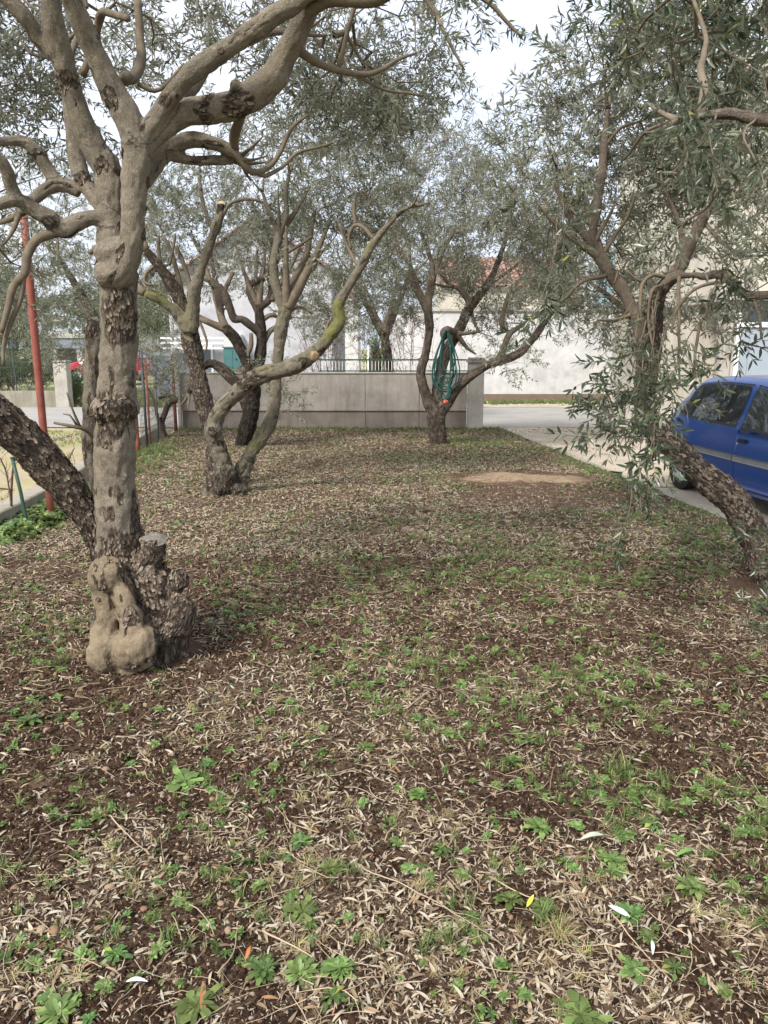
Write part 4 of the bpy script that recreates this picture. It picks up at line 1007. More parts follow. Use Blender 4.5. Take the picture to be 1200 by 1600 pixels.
A_thin = [
 [(350, 228, 4.13, 7), (372, 245, 4.15, 6.5), (395, 268, 4.16, 5.5), (420, 262, 4.2, 4), (440, 235, 4.2, 3.5), (455, 200, 4.2, 3), (480, 180, 4.2, 2)],
 [(367, 235, 4.15, 7), (366, 215, 4.1, 8), (370, 195, 4.0, 8), (378, 178, 3.95, 7)],
 [(398, 266, 4.16, 4), (415, 275, 4.2, 3.5), (440, 262, 4.25, 3), (465, 240, 4.3, 2.5), (520, 222, 4.3, 2)],
 [(462, 75, 3.86, 8), (500, 100, 3.9, 6), (540, 112, 3.95, 5), (580, 115, 4.0, 4.5), (620, 95, 4.05, 3), (650, 85, 4.1, 2)],
 [(530, 108, 3.94, 4), (540, 60, 3.9, 3.5), (555, 10, 3.85, 3), (560, -30, 3.8, 3)],
 [(560, 118, 3.98, 3), (600, 140, 4.05, 2.5), (660, 150, 4.1, 1.8)],
 [(168, 400, 4.0, 3), (160, 380, 4.0, 4), (140, 395, 3.95, 4)],
 [(98, 362, 3.95, 8), (75, 367, 3.93, 8), (55, 375, 3.9, 7.5), (42, 400, 3.88, 7), (38, 428, 3.86, 6.5), (20, 448, 3.84, 6), (12, 480, 3.82, 5), (2, 520, 3.8, 4)],
 [(38, 430, 3.86, 4), (30, 470, 3.85, 4), (8, 530, 3.83, 3.5), (5, 570, 3.8, 2.5)],
 [(200, 120, 3.85, 8), (190, 128, 3.95, 9), (210, 118, 4.1, 9), (221, 95, 4.15, 8), (218, 50, 4.2, 6.5), (214, 0, 4.2, 6)],
 [(215, 130, 4.1, 4), (240, 140, 4.1, 3.5), (262, 130, 4.1, 3), (290, 100, 4.1, 3)],
 [(152, 690, 4.2, 5), (135, 672, 4.15, 4), (115, 668, 4.1, 3), (85, 662, 4.1, 2)],
 [(125, 670, 4.12, 2.5), (112, 640, 4.1, 1.6), (104, 615, 4.1, 1.2)],
 [(120, 668, 4.12, 2), (108, 650, 4.1, 1.3), (98, 648, 4.1, 1)],
 [(480, 12, 3.65, 15), (520, -5, 3.6, 14), (580, -2, 3.5, 13), (620, -20, 3.4, 12)],
 [(200, 30, 3.9, 5), (160, 20, 4.1, 6), (150, 60, 4.2, 6), (130, 120, 4.25, 6)],
]
gA = at(222, 1040, 3.92)
make_tree('olive_tree', 'large old olive with smooth grey trunk, burled foot and sawn stump, front left', (gA[0], 3.92, 0), 'bark_grey', A_ch,
  [(580, 70, 5.0, 150, 120, 1.0, 190), (490, 150, 5.2, 130, 90, .8, 100), (690, 40, 4.6, 60, 80, .6, 34), (600, 190, 5.4, 90, 60, .7, 60), (330, 0, 4.6, 200, 70, .8, 130), (40, 120, 4.8, 130, 140, .8, 230), (20, 400, 4.8, 80, 110, .5, 45), (180, 60, 5.2, 120, 120, .6, 110), (-150, 200, 4.2, 150, 250, 1.0, 90), (300, -250, 3.6, 500, 200, 1.5, 110)],
  voxel=.0085, thin=A_thin,
  rough_spots=[(188, 500, 3.85, 42, .9), (200, 460, 3.8, 25, .5), (185, 640, 3.85, 40, .85), (170, 660, 3.85, 25, .6), (190, 770, 3.85, 16, .5), (200, 800, 3.85, 18, .6), (200, 870, 3.9, 48, 1.0), (240, 920, 3.8, 50, .9), (158, 800, 3.85, 14, .5), (195, 395, 3.8, 18, .35), (212, 222, 3.78, 20, .35), (375, 168, 3.85, 28, .95), (180, 300, 3.95, 22, .4), (255, 155, 3.75, 12, .6), (120, 110, 3.9, 12, .4), (175, 330, 3.95, 18, .3)],
  lumps=[(166, 900, 3.74, 30, 32, .085, .1), (212, 1008, 3.66, 38, 34, .105, -.35), (168, 1018, 3.70, 30, 38, .10, .1), (230, 985, 3.80, 30, 50, .09, -.3), (245, 1030, 3.82, 34, 20, .10, 0), (202, 960, 3.69, 21, 20, .06, 0), (158, 990, 3.72, 20, 22, .06, .2), (222, 1030, 3.66, 20, 18, .06, 0), (285, 965, 3.78, 20, 34, .07, .2), (278, 908, 3.84, 16, 20, .05, .2), (183, 395, 3.9, 33, 26, .09, 0), (180, 430, 3.9, 32, 24, .09, 0), (180, 640, 3.93, 38, 22, .11, 0), (205, 1035, 3.72, 34, 22, .08, 0), (236, 150, 3.8, 1, 1, .01, 0), (367, 135, 3.86, 9, 14, .03, .3)],
  cuts=[(240, 840, 3.86, 21, .1, -.25, 1, 'cut_wood'), (164, 250, 4.0, 5, .1, -.9, .4, 'cut_fresh'), (148, 498, 4.28, 10, 0, -.3, 1, 'cut_wood')],
  disp=.013, seed=3, jit=.12, thick=.93, knob=.11, scab=1.0, sprays_scale=1.1, flakes=8000)

# ---------------------------------------------------------------- mossy V shaped olive in the middle left
gB = at(350, 768, 8.7)
B_ch = [
 dict(part='trunk', id=0, rough=.5, pts=[(350, 785, 8.68, 30), (352, 762, 8.68, 30), (356, 745, 8.68, 24)]),
 dict(part='arching_stem', id=1, rough=.3, pts=[(350, 765, 8.62, 24), (350, 735, 8.6, 19), (340, 700, 8.56, 15), (333, 672, 8.54, 15), (342, 645, 8.52, 15), (360, 620, 8.5, 15), (385, 598, 8.5, 15), (412, 586, 8.48, 15), (445, 577, 8.46, 14), (475, 562, 8.44, 14), (500, 543, 8.42, 13), (520, 520, 8.4, 11), (532, 500, 8.4, 10), (529, 478, 8.4, 10), (545, 448, 8.4, 9), (566, 412, 8.4, 9), (580, 385, 8.4, 8), (603, 355, 8.35, 6), (625, 332, 8.3, 5), (645, 321, 8.2, 3.5)]),
 dict(part='straight_stem', id=2, rough=.25, pts=[(362, 762, 8.74, 24), (380, 735, 8.78, 16), (396, 702, 8.82, 13), (414, 678, 8.86, 13), (427, 645, 8.9, 12), (431, 600, 8.92, 10), (436, 550, 8.94, 10), (440, 510, 8.94, 11), (447, 482, 8.94, 12)]),
 dict(part='branch', pts=[(447, 488, 8.94, 10), (436, 462, 8.94, 9), (428, 430, 8.95, 8), (430, 395, 8.96, 7.5), (437, 362, 8.98, 7)]),
 dict(part='branch', pts=[(437, 368, 8.98, 6), (427, 345, 9, 5), (417, 322, 9.02, 4), (410, 300, 9.05, 3)]),
 dict(part='branch', pts=[(437, 368, 8.98, 6), (447, 338, 8.95, 5), (447, 305, 8.95, 4.5), (452, 270, 8.95, 3.5)]),
 dict(part='leaning_stem', id=3, rough=.95, mat='bark_brown', pts=[(340, 765, 8.85, 20), (336, 730, 8.95, 16), (332, 690, 9.05, 14), (326, 655, 9.1, 15), (318, 620, 9.15, 16), (309, 580, 9.2, 16), (301, 540, 9.2, 16), (292, 500, 9.2, 15), (285, 475, 9.18, 12), (270, 448, 9.15, 11), (252, 420, 9.1, 9), (228, 392, 9.05, 7)]),
 dict(part='branch', rough=.1, pts=[(295, 515, 9.12, 13), (278, 492, 9.1, 10), (258, 474, 9.05, 8), (240, 464, 9.0, 7.5), (226, 458, 8.98, 7)]),
 dict(part='branch', rough=.2, pts=[(298, 520, 9.1, 13), (302, 480, 9.08, 11), (304, 455, 9.06, 12), (312, 430, 9.05, 9), (322, 400, 9.02, 8), (332, 370, 9, 8), (342, 345, 8.98, 8), (346, 318, 8.98, 7)]),
 dict(part='branch', pts=[(331, 358, 9, 4), (318, 320, 9, 4), (312, 285, 9.02, 3.5), (312, 258, 9.02, 3)]),
]
B_thin = [
 [(346, 340, 8.98, 3.5), (360, 318, 9, 3), (385, 311, 9.02, 2.5), (412, 317, 9.05, 2.2), (435, 335, 9.1, 1.8)],
 [(585, 375, 8.38, 3), (570, 358, 8.42, 3.5), (555, 352, 8.45, 3), (545, 370, 8.5, 2.5), (548, 390, 8.5, 2)], [(556, 352, 8.45, 3), (553, 330, 8.45, 2.5), (556, 305, 8.5, 2)],
 [(450, 480, 8.94, 7), (456, 450, 9.0, 6), (466, 425, 9.1, 5), (478, 400, 9.15, 5), (486, 360, 9.2, 4), (492, 330, 9.2, 3)],
 [(462, 432, 9.1, 4), (490, 420, 9.2, 3), (500, 398, 9.2, 2.5), (515, 380, 9.2, 2)],
 [(440, 400, 8.96, 3), (465, 385, 9, 2.5), (488, 370, 9.05, 2)],
 [(450, 488, 8.94, 3), (470, 480, 9, 2), (488, 490, 9.05, 1.5)],
 [(246, 412, 9.1, 4), (230, 425, 9.05, 3), (226, 440, 9, 2.5), (240, 446, 9, 2)],
 [(262, 440, 9.12, 4), (250, 405, 9.1, 3), (248, 370, 9.1, 2.5)], [(290, 480, 9.2, 4), (270, 400, 9.3, 3.5), (255, 370, 9.3, 3)],
 [(300, 460, 9.1, 4), (290, 420, 9.15, 3.5), (275, 385, 9.2, 3)], [(265, 415, 9.1, 2.5), (272, 385, 9.1, 2), (275, 365, 9.1, 1.5)],
 [(560, 415, 8.4, 3), (545, 390, 8.5, 2.5), (530, 350, 8.5, 2)], [(505, 535, 8.42, 3), (510, 515, 8.5, 2.5), (515, 500, 8.5, 2)],
]
make_tree('olive_tree', 'yellow mossed olive forking in a wide V from the ground in the middle left', (gB[0], 8.7, 0), 'bark_moss', B_ch,
  [(430, 290, 9.2, 210, 110, 1.2, 347), (560, 260, 9.0, 120, 110, 1.0, 204), (290, 330, 9.3, 90, 90, .8, 117), (500, 380, 9.3, 110, 70, .9, 142), (620, 330, 8.6, 60, 50, .6, 49), (260, 420, 9.6, 60, 60, .5, 37), (620, 200, 9.4, 120, 80, .9, 124)],
  voxel=.014, thin=B_thin, disp=.007,
  rough_spots=[(350, 755, 8.6, 30, .4), (306, 560, 9.1, 60, .2)],
  moss_spots=[(533, 500, 8.35, 36, 1.1), (512, 530, 8.38, 24, .7), (525, 478, 8.4, 20, .5), (440, 490, 8.9, 26, .75), (434, 560, 8.9, 36, .6), (428, 600, 8.9, 20, .5), (410, 685, 8.8, 30, .7), (395, 710, 8.8, 24, .5), (240, 462, 9.0, 28, 1.0), (285, 490, 9.1, 40, .65), (305, 540, 9.1, 40, .4), (450, 572, 8.4, 60, .42), (390, 595, 8.45, 50, .38), (565, 412, 8.4, 45, .5), (585, 375, 8.4, 30, .4), (345, 730, 8.5, 40, .15), (580, 350, 8.4, 22, .4)],
  lumps=[(343, 765, 8.5, 9, 8, .06, 0), (325, 770, 8.6, 12, 14, .1, 0), (372, 768, 8.6, 14, 14, .1, 0), (335, 672, 8.5, 13, 12, .1, 0)],
  cuts=[(492, 556, 8.30, 8, .55, -.8, -.2, 'cut_fresh'), (346, 315, 8.98, 6.5, 0, -.4, 1, 'cut_fresh')], seed=5, jit=.16, sprays_scale=1.35, scab=.5, knob=.16, thick=.88, flakes=1800)

# ---------------------------------------------------------------- dark olive behind it
gC = at(382, 697, 13.2)
C_ch = [
 dict(part='trunk', id=0, rough=.8, pts=[(380, 704, 13.2, 15), (384, 680, 13.15, 13), (391, 650, 13.1, 13), (394, 620, 13.1, 13), (397, 592, 13.1, 13)]),
 dict(part='limb', rough=.5, pts=[(399, 600, 13.1, 10), (404, 565, 13.05, 10), (408, 530, 13.05, 8.5), (406, 500, 13.05, 8), (403, 478, 13.05, 8)]),
 dict(part='limb', rough=.5, pts=[(395, 605, 13.0, 11), (388, 575, 12.95, 10), (378, 550, 12.9, 9.5), (366, 528, 12.85, 9), (352, 512, 12.8, 8)]),
 dict(part='limb', rough=.5, pts=[(388, 640, 13.2, 9), (376, 610, 13.3, 9), (364, 592, 13.35, 9), (345, 574, 13.4, 8), (328, 568, 13.4, 7), (312, 578, 13.35, 6.5), (300, 600, 13.3, 5), (296, 615, 13.3, 4)]),
 dict(part='branch', pts=[(408, 525, 13.05, 6.5), (392, 508, 12.95, 6.5), (378, 498, 12.9, 6), (366, 500, 12.9, 6), (358, 480, 12.85, 6), (348, 455, 12.85, 5.5), (328, 440, 12.85, 5)]),
 dict(part='branch', pts=[(403, 485, 13.05, 7), (392, 465, 13.05, 6), (390, 448, 13.05, 6), (402, 438, 13.05, 6), (416, 432, 13.05, 5), (421, 418, 13.05, 4)]),
 dict(part='branch', pts=[(404, 480, 13.05, 6), (417, 472, 13.1, 6), (424, 455, 13.15, 6), (423, 430, 13.15, 5), (434, 405, 13.2, 4)]),
 dict(part='branch', pts=[(352, 515, 12.8, 6), (345, 490, 12.85, 5.5), (341, 460, 12.85, 5), (335, 430, 12.9, 4), (330, 400, 12.9, 3)]),
]
C_thin = [
 [(350, 514, 12.8, 6), (335, 508, 12.75, 5), (322, 502, 12.7, 4.5), (312, 498, 12.7, 3.5)],
 [(404, 560, 13.05, 5), (420, 520, 13.1, 4.5), (440, 508, 13.2, 3.5), (455, 495, 13.2, 2.5)],
 [(385, 555, 12.9, 4), (392, 540, 12.9, 4), (392, 520, 12.9, 3)], [(410, 500, 13.05, 4), (425, 492, 13.1, 3.5), (442, 500, 13.2, 2)],
 [(330, 442, 12.85, 4), (315, 400, 12.9, 3), (300, 370, 12.9, 2.5)], [(350, 455, 12.85, 4), (365, 425, 12.9, 3)], [(310, 498, 12.7, 2.5), (322, 530, 12.7, 2), (322, 550, 12.7, 1.5)],
 [(434, 405, 13.2, 3.5), (438, 370, 13.2, 3), (436, 340, 13.2, 2.5)], [(400, 470, 13.05, 3), (400, 430, 13.1, 3), (402, 390, 13.1, 2)],
 [(424, 470, 13.1, 5), (440, 440, 13.2, 4), (455, 415, 13.2, 3.5), (470, 380, 13.2, 3)],
]
make_tree('olive_tree', 'smaller dark barked olive standing close before the concrete wall', (gC[0], 13.2, 0), 'bark_dark', C_ch,
  [(350, 400, 13.2, 110, 70, 1.4, 196), (450, 400, 13.4, 110, 80, 1.4, 224), (390, 320, 13.4, 120, 60, 1.2, 168), (500, 470, 13.6, 80, 60, 1.2, 140), (390, 590, 13.0, 26, 22, .4, 18), (440, 600, 12.9, 30, 40, .4, 23), (300, 600, 12.6, 26, 40, .3, 14), (335, 595, 12.4, 20, 12, .3, 5), (450, 640, 12.9, 22, 34, .3, 16)],
  voxel=.02, thin=C_thin, disp=.008, seed=8, jit=.22, twig_mat='twig', sprays_scale=1.45)

# ---------------------------------------------------------------- olive with the hose
gD = at(685, 697, 13.4)
D_ch = [
 dict(part='trunk', id=0, rough=1.0, pts=[(686, 706, 13.4, 18), (685, 690, 13.4, 16), (683, 668, 13.4, 15), (680, 648, 13.4, 15.5), (678, 636, 13.4, 14)]),
 dict(part='limb', rough=.5, pts=[(679, 645, 13.38, 13), (668, 622, 13.35, 10.5), (660, 602, 13.3, 9), (657, 582, 13.3, 8.5), (664, 555, 13.3, 8), (669, 525, 13.3, 7.5), (670, 500, 13.3, 8), (667, 480, 13.3, 7)]),
 dict(part='branch', pts=[(668, 488, 13.3, 7), (672, 462, 13.3, 5.5), (676, 430, 13.35, 5), (672, 400, 13.4, 4.5), (660, 370, 13.4, 3.5), (652, 340, 13.4, 3)]),
 dict(part='branch', pts=[(667, 485, 13.3, 6), (655, 462, 13.25, 5), (645, 440, 13.2, 4.5), (640, 415, 13.2, 4)]),
 dict(part='limb', rough=.5, pts=[(683, 642, 13.45, 11), (683, 620, 13.5, 10), (687, 590, 13.55, 10), (693, 560, 13.6, 9.5), (706, 533, 13.6, 9), (722, 505, 13.6, 9), (735, 480, 13.6, 8.5), (750, 462, 13.6, 7.5), (765, 440, 13.6, 6.5), (778, 410, 13.65, 5), (790, 375, 13.7, 4)]),
 dict(part='branch', pts=[(737, 478, 13.6, 6), (728, 465, 13.6, 6), (718, 452, 13.6, 5), (708, 448, 13.6, 4)]),
 dict(part='limb', rough=.5, pts=[(684, 648, 13.38, 12), (696, 632, 13.36, 10), (712, 610, 13.3, 9), (730, 592, 13.25, 8.5), (750, 577, 13.2, 8), (772, 566, 13.15, 8), (795, 560, 13.1, 8), (814, 550, 13.1, 7), (830, 532, 13.1, 6.5), (843, 515, 13.1, 6), (855, 498, 13.1, 4), (875, 478, 13.1, 3)]),
 dict(part='branch', pts=[(778, 566, 13.15, 7), (786, 545, 13.15, 5.5), (797, 522, 13.15, 5), (820, 505, 13.15, 3.5), (845, 492, 13.15, 2.5)]),
 dict(part='branch', pts=[(697, 530, 13.3, 6), (693, 520, 13.25, 7), (700, 514, 13.3, 6), (712, 520, 13.5, 6)]),
]
D_thin = [
 [(788, 520, 13.15, 4), (784, 500, 13.1, 4), (790, 475, 13.1, 3.5), (798, 450, 13.1, 3)], [(790, 375, 13.7, 3.5), (800, 330, 13.7, 3), (805, 290, 13.7, 2)],
 [(676, 440, 13.35, 3.5), (690, 400, 13.4, 3), (705, 370, 13.4, 3), (735, 330, 13.4, 2.5)], [(655, 345, 13.4, 3), (640, 300, 13.4, 2.5)], [(735, 480, 13.6, 3), (742, 505, 13.6, 2.5), (750, 520, 13.6, 2)],
 [(764, 445, 13.6, 3), (800, 420, 13.6, 2.5), (830, 400, 13.6, 2)], [(640, 415, 13.2, 3), (620, 380, 13.2, 2.5), (600, 350, 13.2, 2)],
]
make_tree('olive_tree', 'olive by the wall whose three limbs spread wide and carry a coiled green hose', (gD[0], 13.4, 0), 'bark_brown', D_ch,
  [(690, 370, 13.6, 150, 95, 1.8, 646), (790, 400, 13.5, 110, 90, 1.6, 380), (600, 400, 13.6, 80, 90, 1.3, 244), (760, 280, 13.8, 150, 90, 1.5, 380), (640, 270, 13.8, 110, 80, 1.3, 204), (850, 480, 13.2, 60, 50, .9, 115), (800, 560, 13.0, 70, 18, .5, 27), (770, 490, 13.9, 60, 50, .8, 88), (740, 540, 13.9, 40, 30, .5, 24), (610, 490, 13.9, 60, 50, .8, 88), (800, 430, 14.2, 110, 36, .8, 170), (870, 390, 13.5, 60, 80, 1.0, 136)],
  voxel=.02, thin=D_thin, disp=.008, seed=12, jit=.2, sprays_scale=1.5, thick=.92)

# ---------------------------------------------------------------- leaning olive at the right
gE = at(1222, 955, 5.12)
E_ch = [
 dict(part='trunk', id=0, rough=1.0, pts=[(1236, 985, 5.05, 36), (1218, 935, 5.12, 30), (1196, 885, 5.2, 27), (1175, 838, 5.28, 27), (1157, 800, 5.36, 28), (1135, 774, 5.44, 30), (1108, 752, 5.54, 28), (1082, 728, 5.64, 25), (1058, 700, 5.74, 24), (1030, 680, 5.82, 23), (1012, 655, 5.88, 21), (1006, 620, 5.9, 19), (1010, 580, 5.9, 18), (1018, 540, 5.9, 17)]),
 dict(part='trunk', id=0, rough=.7, pts=[(1017, 548, 5.9, 17), (1022, 505, 5.9, 15), (1024, 475, 5.9, 15), (1034, 450, 5.88, 14), (1052, 430, 5.86, 13)]),
 dict(part='limb', rough=.1, pts=[(1048, 436, 5.86, 12), (1066, 412, 5.84, 12), (1080, 380, 5.8, 11), (1094, 350, 5.78, 10), (1108, 325, 5.72, 9), (1125, 290, 5.66, 8), (1145, 250, 5.6, 7)]),
 dict(part='limb', rough=.15, pts=[(1008, 590, 5.95, 13), (1002, 540, 6.0, 12), (994, 495, 6.05, 11), (978, 462, 6.1, 11), (955, 430, 6.15, 11), (938, 402, 6.2, 11)]),
 dict(part='limb', rough=.1, pts=[(938, 402, 6.2, 10), (926, 375, 6.2, 8), (931, 340, 6.22, 8), (935, 300, 6.24, 8), (942, 260, 6.25, 7.5), (945, 220, 6.28, 7), (950, 170, 6.3, 5)]),
 dict(part='limb', rough=.1, pts=[(936, 398, 6.2, 8), (912, 368, 6.2, 6.5), (894, 345, 6.2, 6), (880, 318, 6.2, 5.5), (870, 290, 6.2, 4), (868, 260, 6.2, 3)]),
 dict(part='branch', rough=.1, pts=[(1042, 440, 5.84, 8), (1060, 432, 5.8, 6), (1085, 430, 5.75, 6), (1102, 432, 5.7, 7), (1122, 428, 5.62, 8), (1140, 438, 5.55, 9), (1156, 456, 5.48, 9), (1175, 462, 5.4, 8), (1215, 462, 5.3, 8), (1260, 470, 5.2, 7)]),
 dict(part='branch', rough=.1, pts=[(1068, 405, 5.84, 6), (1066, 385, 5.84, 5), (1062, 350, 5.84, 4.5), (1050, 320, 5.9, 4), (1035, 290, 5.9, 3)]),
]
E_thin = [
 [(1045, 435, 5.86, 3.5), (1020, 430, 5.8, 3), (1003, 445, 5.75, 3), (1000, 480, 5.7, 2.5), (1005, 520, 5.7, 2), (1012, 560, 5.7, 1.5)], [(1035, 445, 5.8, 3), (1018, 455, 5.7, 2.5), (1012, 500, 5.7, 2), (1020, 545, 5.6, 1.5)],
 [(1060, 432, 5.78, 3), (1060, 460, 5.7, 3), (1062, 500, 5.6, 2.5), (1060, 560, 5.5, 2), (1062, 600, 5.4, 1.5)], [(1135, 436, 5.55, 4), (1115, 455, 5.5, 3), (1100, 490, 5.4, 2.5), (1090, 530, 5.3, 2.5), (1085, 580, 5.2, 2)],
 [(1130, 440, 5.55, 3), (1090, 450, 5.5, 2.5), (1060, 480, 5.45, 2.2), (1050, 520, 5.4, 2)], [(940, 400, 6.2, 4), (960, 370, 6.2, 3), (980, 340, 6.1, 2.5), (995, 300, 6, 2)],
 [(1175, 462, 5.4, 3), (1185, 490, 5.3, 2.5), (1190, 530, 5.2, 2)], [(944, 230, 6.28, 3), (970, 200, 6.2, 2.5), (1000, 190, 6.1, 2)], [(928, 380, 6.2, 4), (945, 350, 6.15, 3), (960, 320, 6.1, 2)],
 [(990, 490, 6.05, 4), (960, 500, 6.0, 2.5), (935, 500, 5.9, 2)], [(950, 430, 6.15, 4), (910, 440, 6.1, 3), (880, 470, 6.1, 2)], [(1000, 440, 5.9, 2), (970, 420, 5.9, 1.5), (960, 445, 5.9, 1.5)],
 [(1098, 345, 5.78, 4), (1130, 380, 5.7, 3), (1160, 400, 5.6, 2.5), (1190, 400, 5.5, 2)],
]
make_tree('olive_tree', 'crooked leaning olive with rough dark bark beside the blue car at the right', (gE[0], 5.12, 0), 'bark_brown', E_ch,
  [(980, 240, 6.9, 170, 130, .9, 330), (1100, 200, 6.6, 150, 150, .9, 260), (850, 310, 6.6, 90, 80, .9, 170), (960, 400, 7.2, 150, 80, .9, 170), (1130, 310, 6.0, 90, 60, .8, 110), (1160, 200, 5.4, 70, 120, .7, 150), (940, 140, 6.2, 80, 80, .8, 90), (1070, 40, 5.8, 150, 90, 1.0, 170), (930, 480, 6.5, 70, 40, .6, 50), (1140, 500, 5.6, 60, 40, .5, 24), (1010, 500, 6.7, 70, 40, .6, 34), (1180, 420, 5.0, 60, 90, .6, 60), (790, 230, 5.8, 50, 50, .5, 40), (1350, 250, 5.2, 160, 260, 1.2, 110)],
  voxel=.011, thin=E_thin, disp=.011, seed=21, jit=.14, sprays_scale=1.3, flakes=4500, thick=.88)

# shoots of the same kind that hang low and show leaf by leaf
def shoots(root_name, root_label, loc, stems, seed, mats='twig', cat='tree', big=1.0, root=None, parts_mesh=SPRAYS_NEAR):
    r = np.random.default_rng(seed); loc = np.array(loc, float)
    if root is None: root = thing(root_name, root_label, cat, loc)
    L = np.array(root.location); ms = [o.data for o in parts_mesh.objects]
    for st in stems:
        S = spline(W(st['pts']), .03); P = S[:, :3]
        P = P + .006 * np.stack([vnoise(P * 12 + seed, 1), vnoise(P * 12, 2), vnoise(P * 12, 3)], 1)
        mb = MB(); mb.tube(P - L, np.maximum(S[:, 3], .0016), 6); mb.build('hanging_stem' if st.get('hang', True) else 'stem', M[mats], root, smooth=True)
        n = st['n']; T, _, _ = frames(P)
        for k in range(n):
            u = st.get('u0', .15) + (1 - st.get('u0', .15)) * (k + r.uniform(0, .6)) / n; i = min(len(P) - 1, int(u * (len(P) - 1)))
            d = unit(T[i] * st.get('along', .8) + r.normal(0, .5, 3) + np.array((0, 0, st.get('dz', -.15))))
            o = add('leafy_shoot', ms[r.integers(len(ms))], root, P[i] - L, (r.uniform(-3, 3) if False else r.uniform(-.7, .7), -math.asin(max(-1, min(1, d[2]))), math.atan2(d[1], d[0])), r.uniform(.55, .95) * big)
    return root
E_root = [o for o in COL.objects if o.name.startswith('olive_tree') and 'crooked' in o.get('label', '')][0]
def hang(x0, y0, x1, y1, D0, D1, n, r0=3.0, sway=26, dz=-.25):
    D1 -= .35; r0 = min(r0, 3) * .38; n = max(2, int(n * .68))
    rr = np.random.default_rng(int(x0 * 7 + y1)); m1 = (x0 * .6 + x1 * .4 + rr.uniform(-sway, sway), y0 * .6 + y1 * .4); m2 = (x0 * .25 + x1 * .75 + rr.uniform(-sway, sway) * .5, y0 * .25 + y1 * .75)
    return dict(pts=[(x0, y0, D0, r0), (*m1, D0 * .6 + D1 * .4, r0 * .8), (*m2, D0 * .25 + D1 * .75, r0 * .6), (x1, y1, D1, r0 * .35)], n=n, u0=.35, along=.7, dz=dz)
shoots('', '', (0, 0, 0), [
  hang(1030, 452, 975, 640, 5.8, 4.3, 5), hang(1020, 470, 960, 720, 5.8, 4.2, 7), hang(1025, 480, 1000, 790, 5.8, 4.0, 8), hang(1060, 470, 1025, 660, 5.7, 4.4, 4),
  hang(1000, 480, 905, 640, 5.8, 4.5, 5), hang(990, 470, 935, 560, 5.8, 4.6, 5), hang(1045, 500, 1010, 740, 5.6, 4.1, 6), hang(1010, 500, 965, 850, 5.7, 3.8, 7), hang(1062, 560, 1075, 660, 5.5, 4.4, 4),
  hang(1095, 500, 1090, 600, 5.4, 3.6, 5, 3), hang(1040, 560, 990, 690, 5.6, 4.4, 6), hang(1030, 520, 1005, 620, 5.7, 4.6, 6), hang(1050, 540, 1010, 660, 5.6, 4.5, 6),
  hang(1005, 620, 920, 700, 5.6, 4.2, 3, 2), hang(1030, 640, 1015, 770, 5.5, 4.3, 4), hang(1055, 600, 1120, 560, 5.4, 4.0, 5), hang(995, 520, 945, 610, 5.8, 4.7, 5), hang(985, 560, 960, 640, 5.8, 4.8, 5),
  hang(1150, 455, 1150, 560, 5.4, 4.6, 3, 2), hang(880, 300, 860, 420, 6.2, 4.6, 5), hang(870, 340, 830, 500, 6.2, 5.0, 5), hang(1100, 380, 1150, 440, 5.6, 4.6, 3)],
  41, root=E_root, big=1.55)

# ---------------------------------------------------------------- olive standing just outside the frame at the right, whose boughs reach in
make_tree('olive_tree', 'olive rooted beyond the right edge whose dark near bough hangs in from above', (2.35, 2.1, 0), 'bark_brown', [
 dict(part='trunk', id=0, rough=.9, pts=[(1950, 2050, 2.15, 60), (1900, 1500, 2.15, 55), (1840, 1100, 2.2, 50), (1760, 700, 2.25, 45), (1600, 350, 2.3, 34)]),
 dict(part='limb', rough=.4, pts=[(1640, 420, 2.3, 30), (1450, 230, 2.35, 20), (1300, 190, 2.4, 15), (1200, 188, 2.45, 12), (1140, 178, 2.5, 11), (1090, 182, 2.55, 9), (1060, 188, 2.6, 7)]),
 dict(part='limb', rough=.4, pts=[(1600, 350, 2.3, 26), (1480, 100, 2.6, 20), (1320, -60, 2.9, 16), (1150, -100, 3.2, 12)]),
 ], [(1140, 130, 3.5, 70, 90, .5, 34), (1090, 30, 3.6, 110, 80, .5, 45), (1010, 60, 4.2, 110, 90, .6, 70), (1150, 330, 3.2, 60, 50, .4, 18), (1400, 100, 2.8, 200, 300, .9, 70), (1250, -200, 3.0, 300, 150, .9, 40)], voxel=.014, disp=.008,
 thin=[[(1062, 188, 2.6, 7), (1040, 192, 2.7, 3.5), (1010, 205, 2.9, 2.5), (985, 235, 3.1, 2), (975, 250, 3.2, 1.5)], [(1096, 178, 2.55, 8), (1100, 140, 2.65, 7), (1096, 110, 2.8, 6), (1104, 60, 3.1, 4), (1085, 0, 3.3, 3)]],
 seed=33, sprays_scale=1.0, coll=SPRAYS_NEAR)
G_root = [o for o in COL.objects if o.name.startswith('olive_tree') and 'beyond the right' in o.get('label', '')][0]
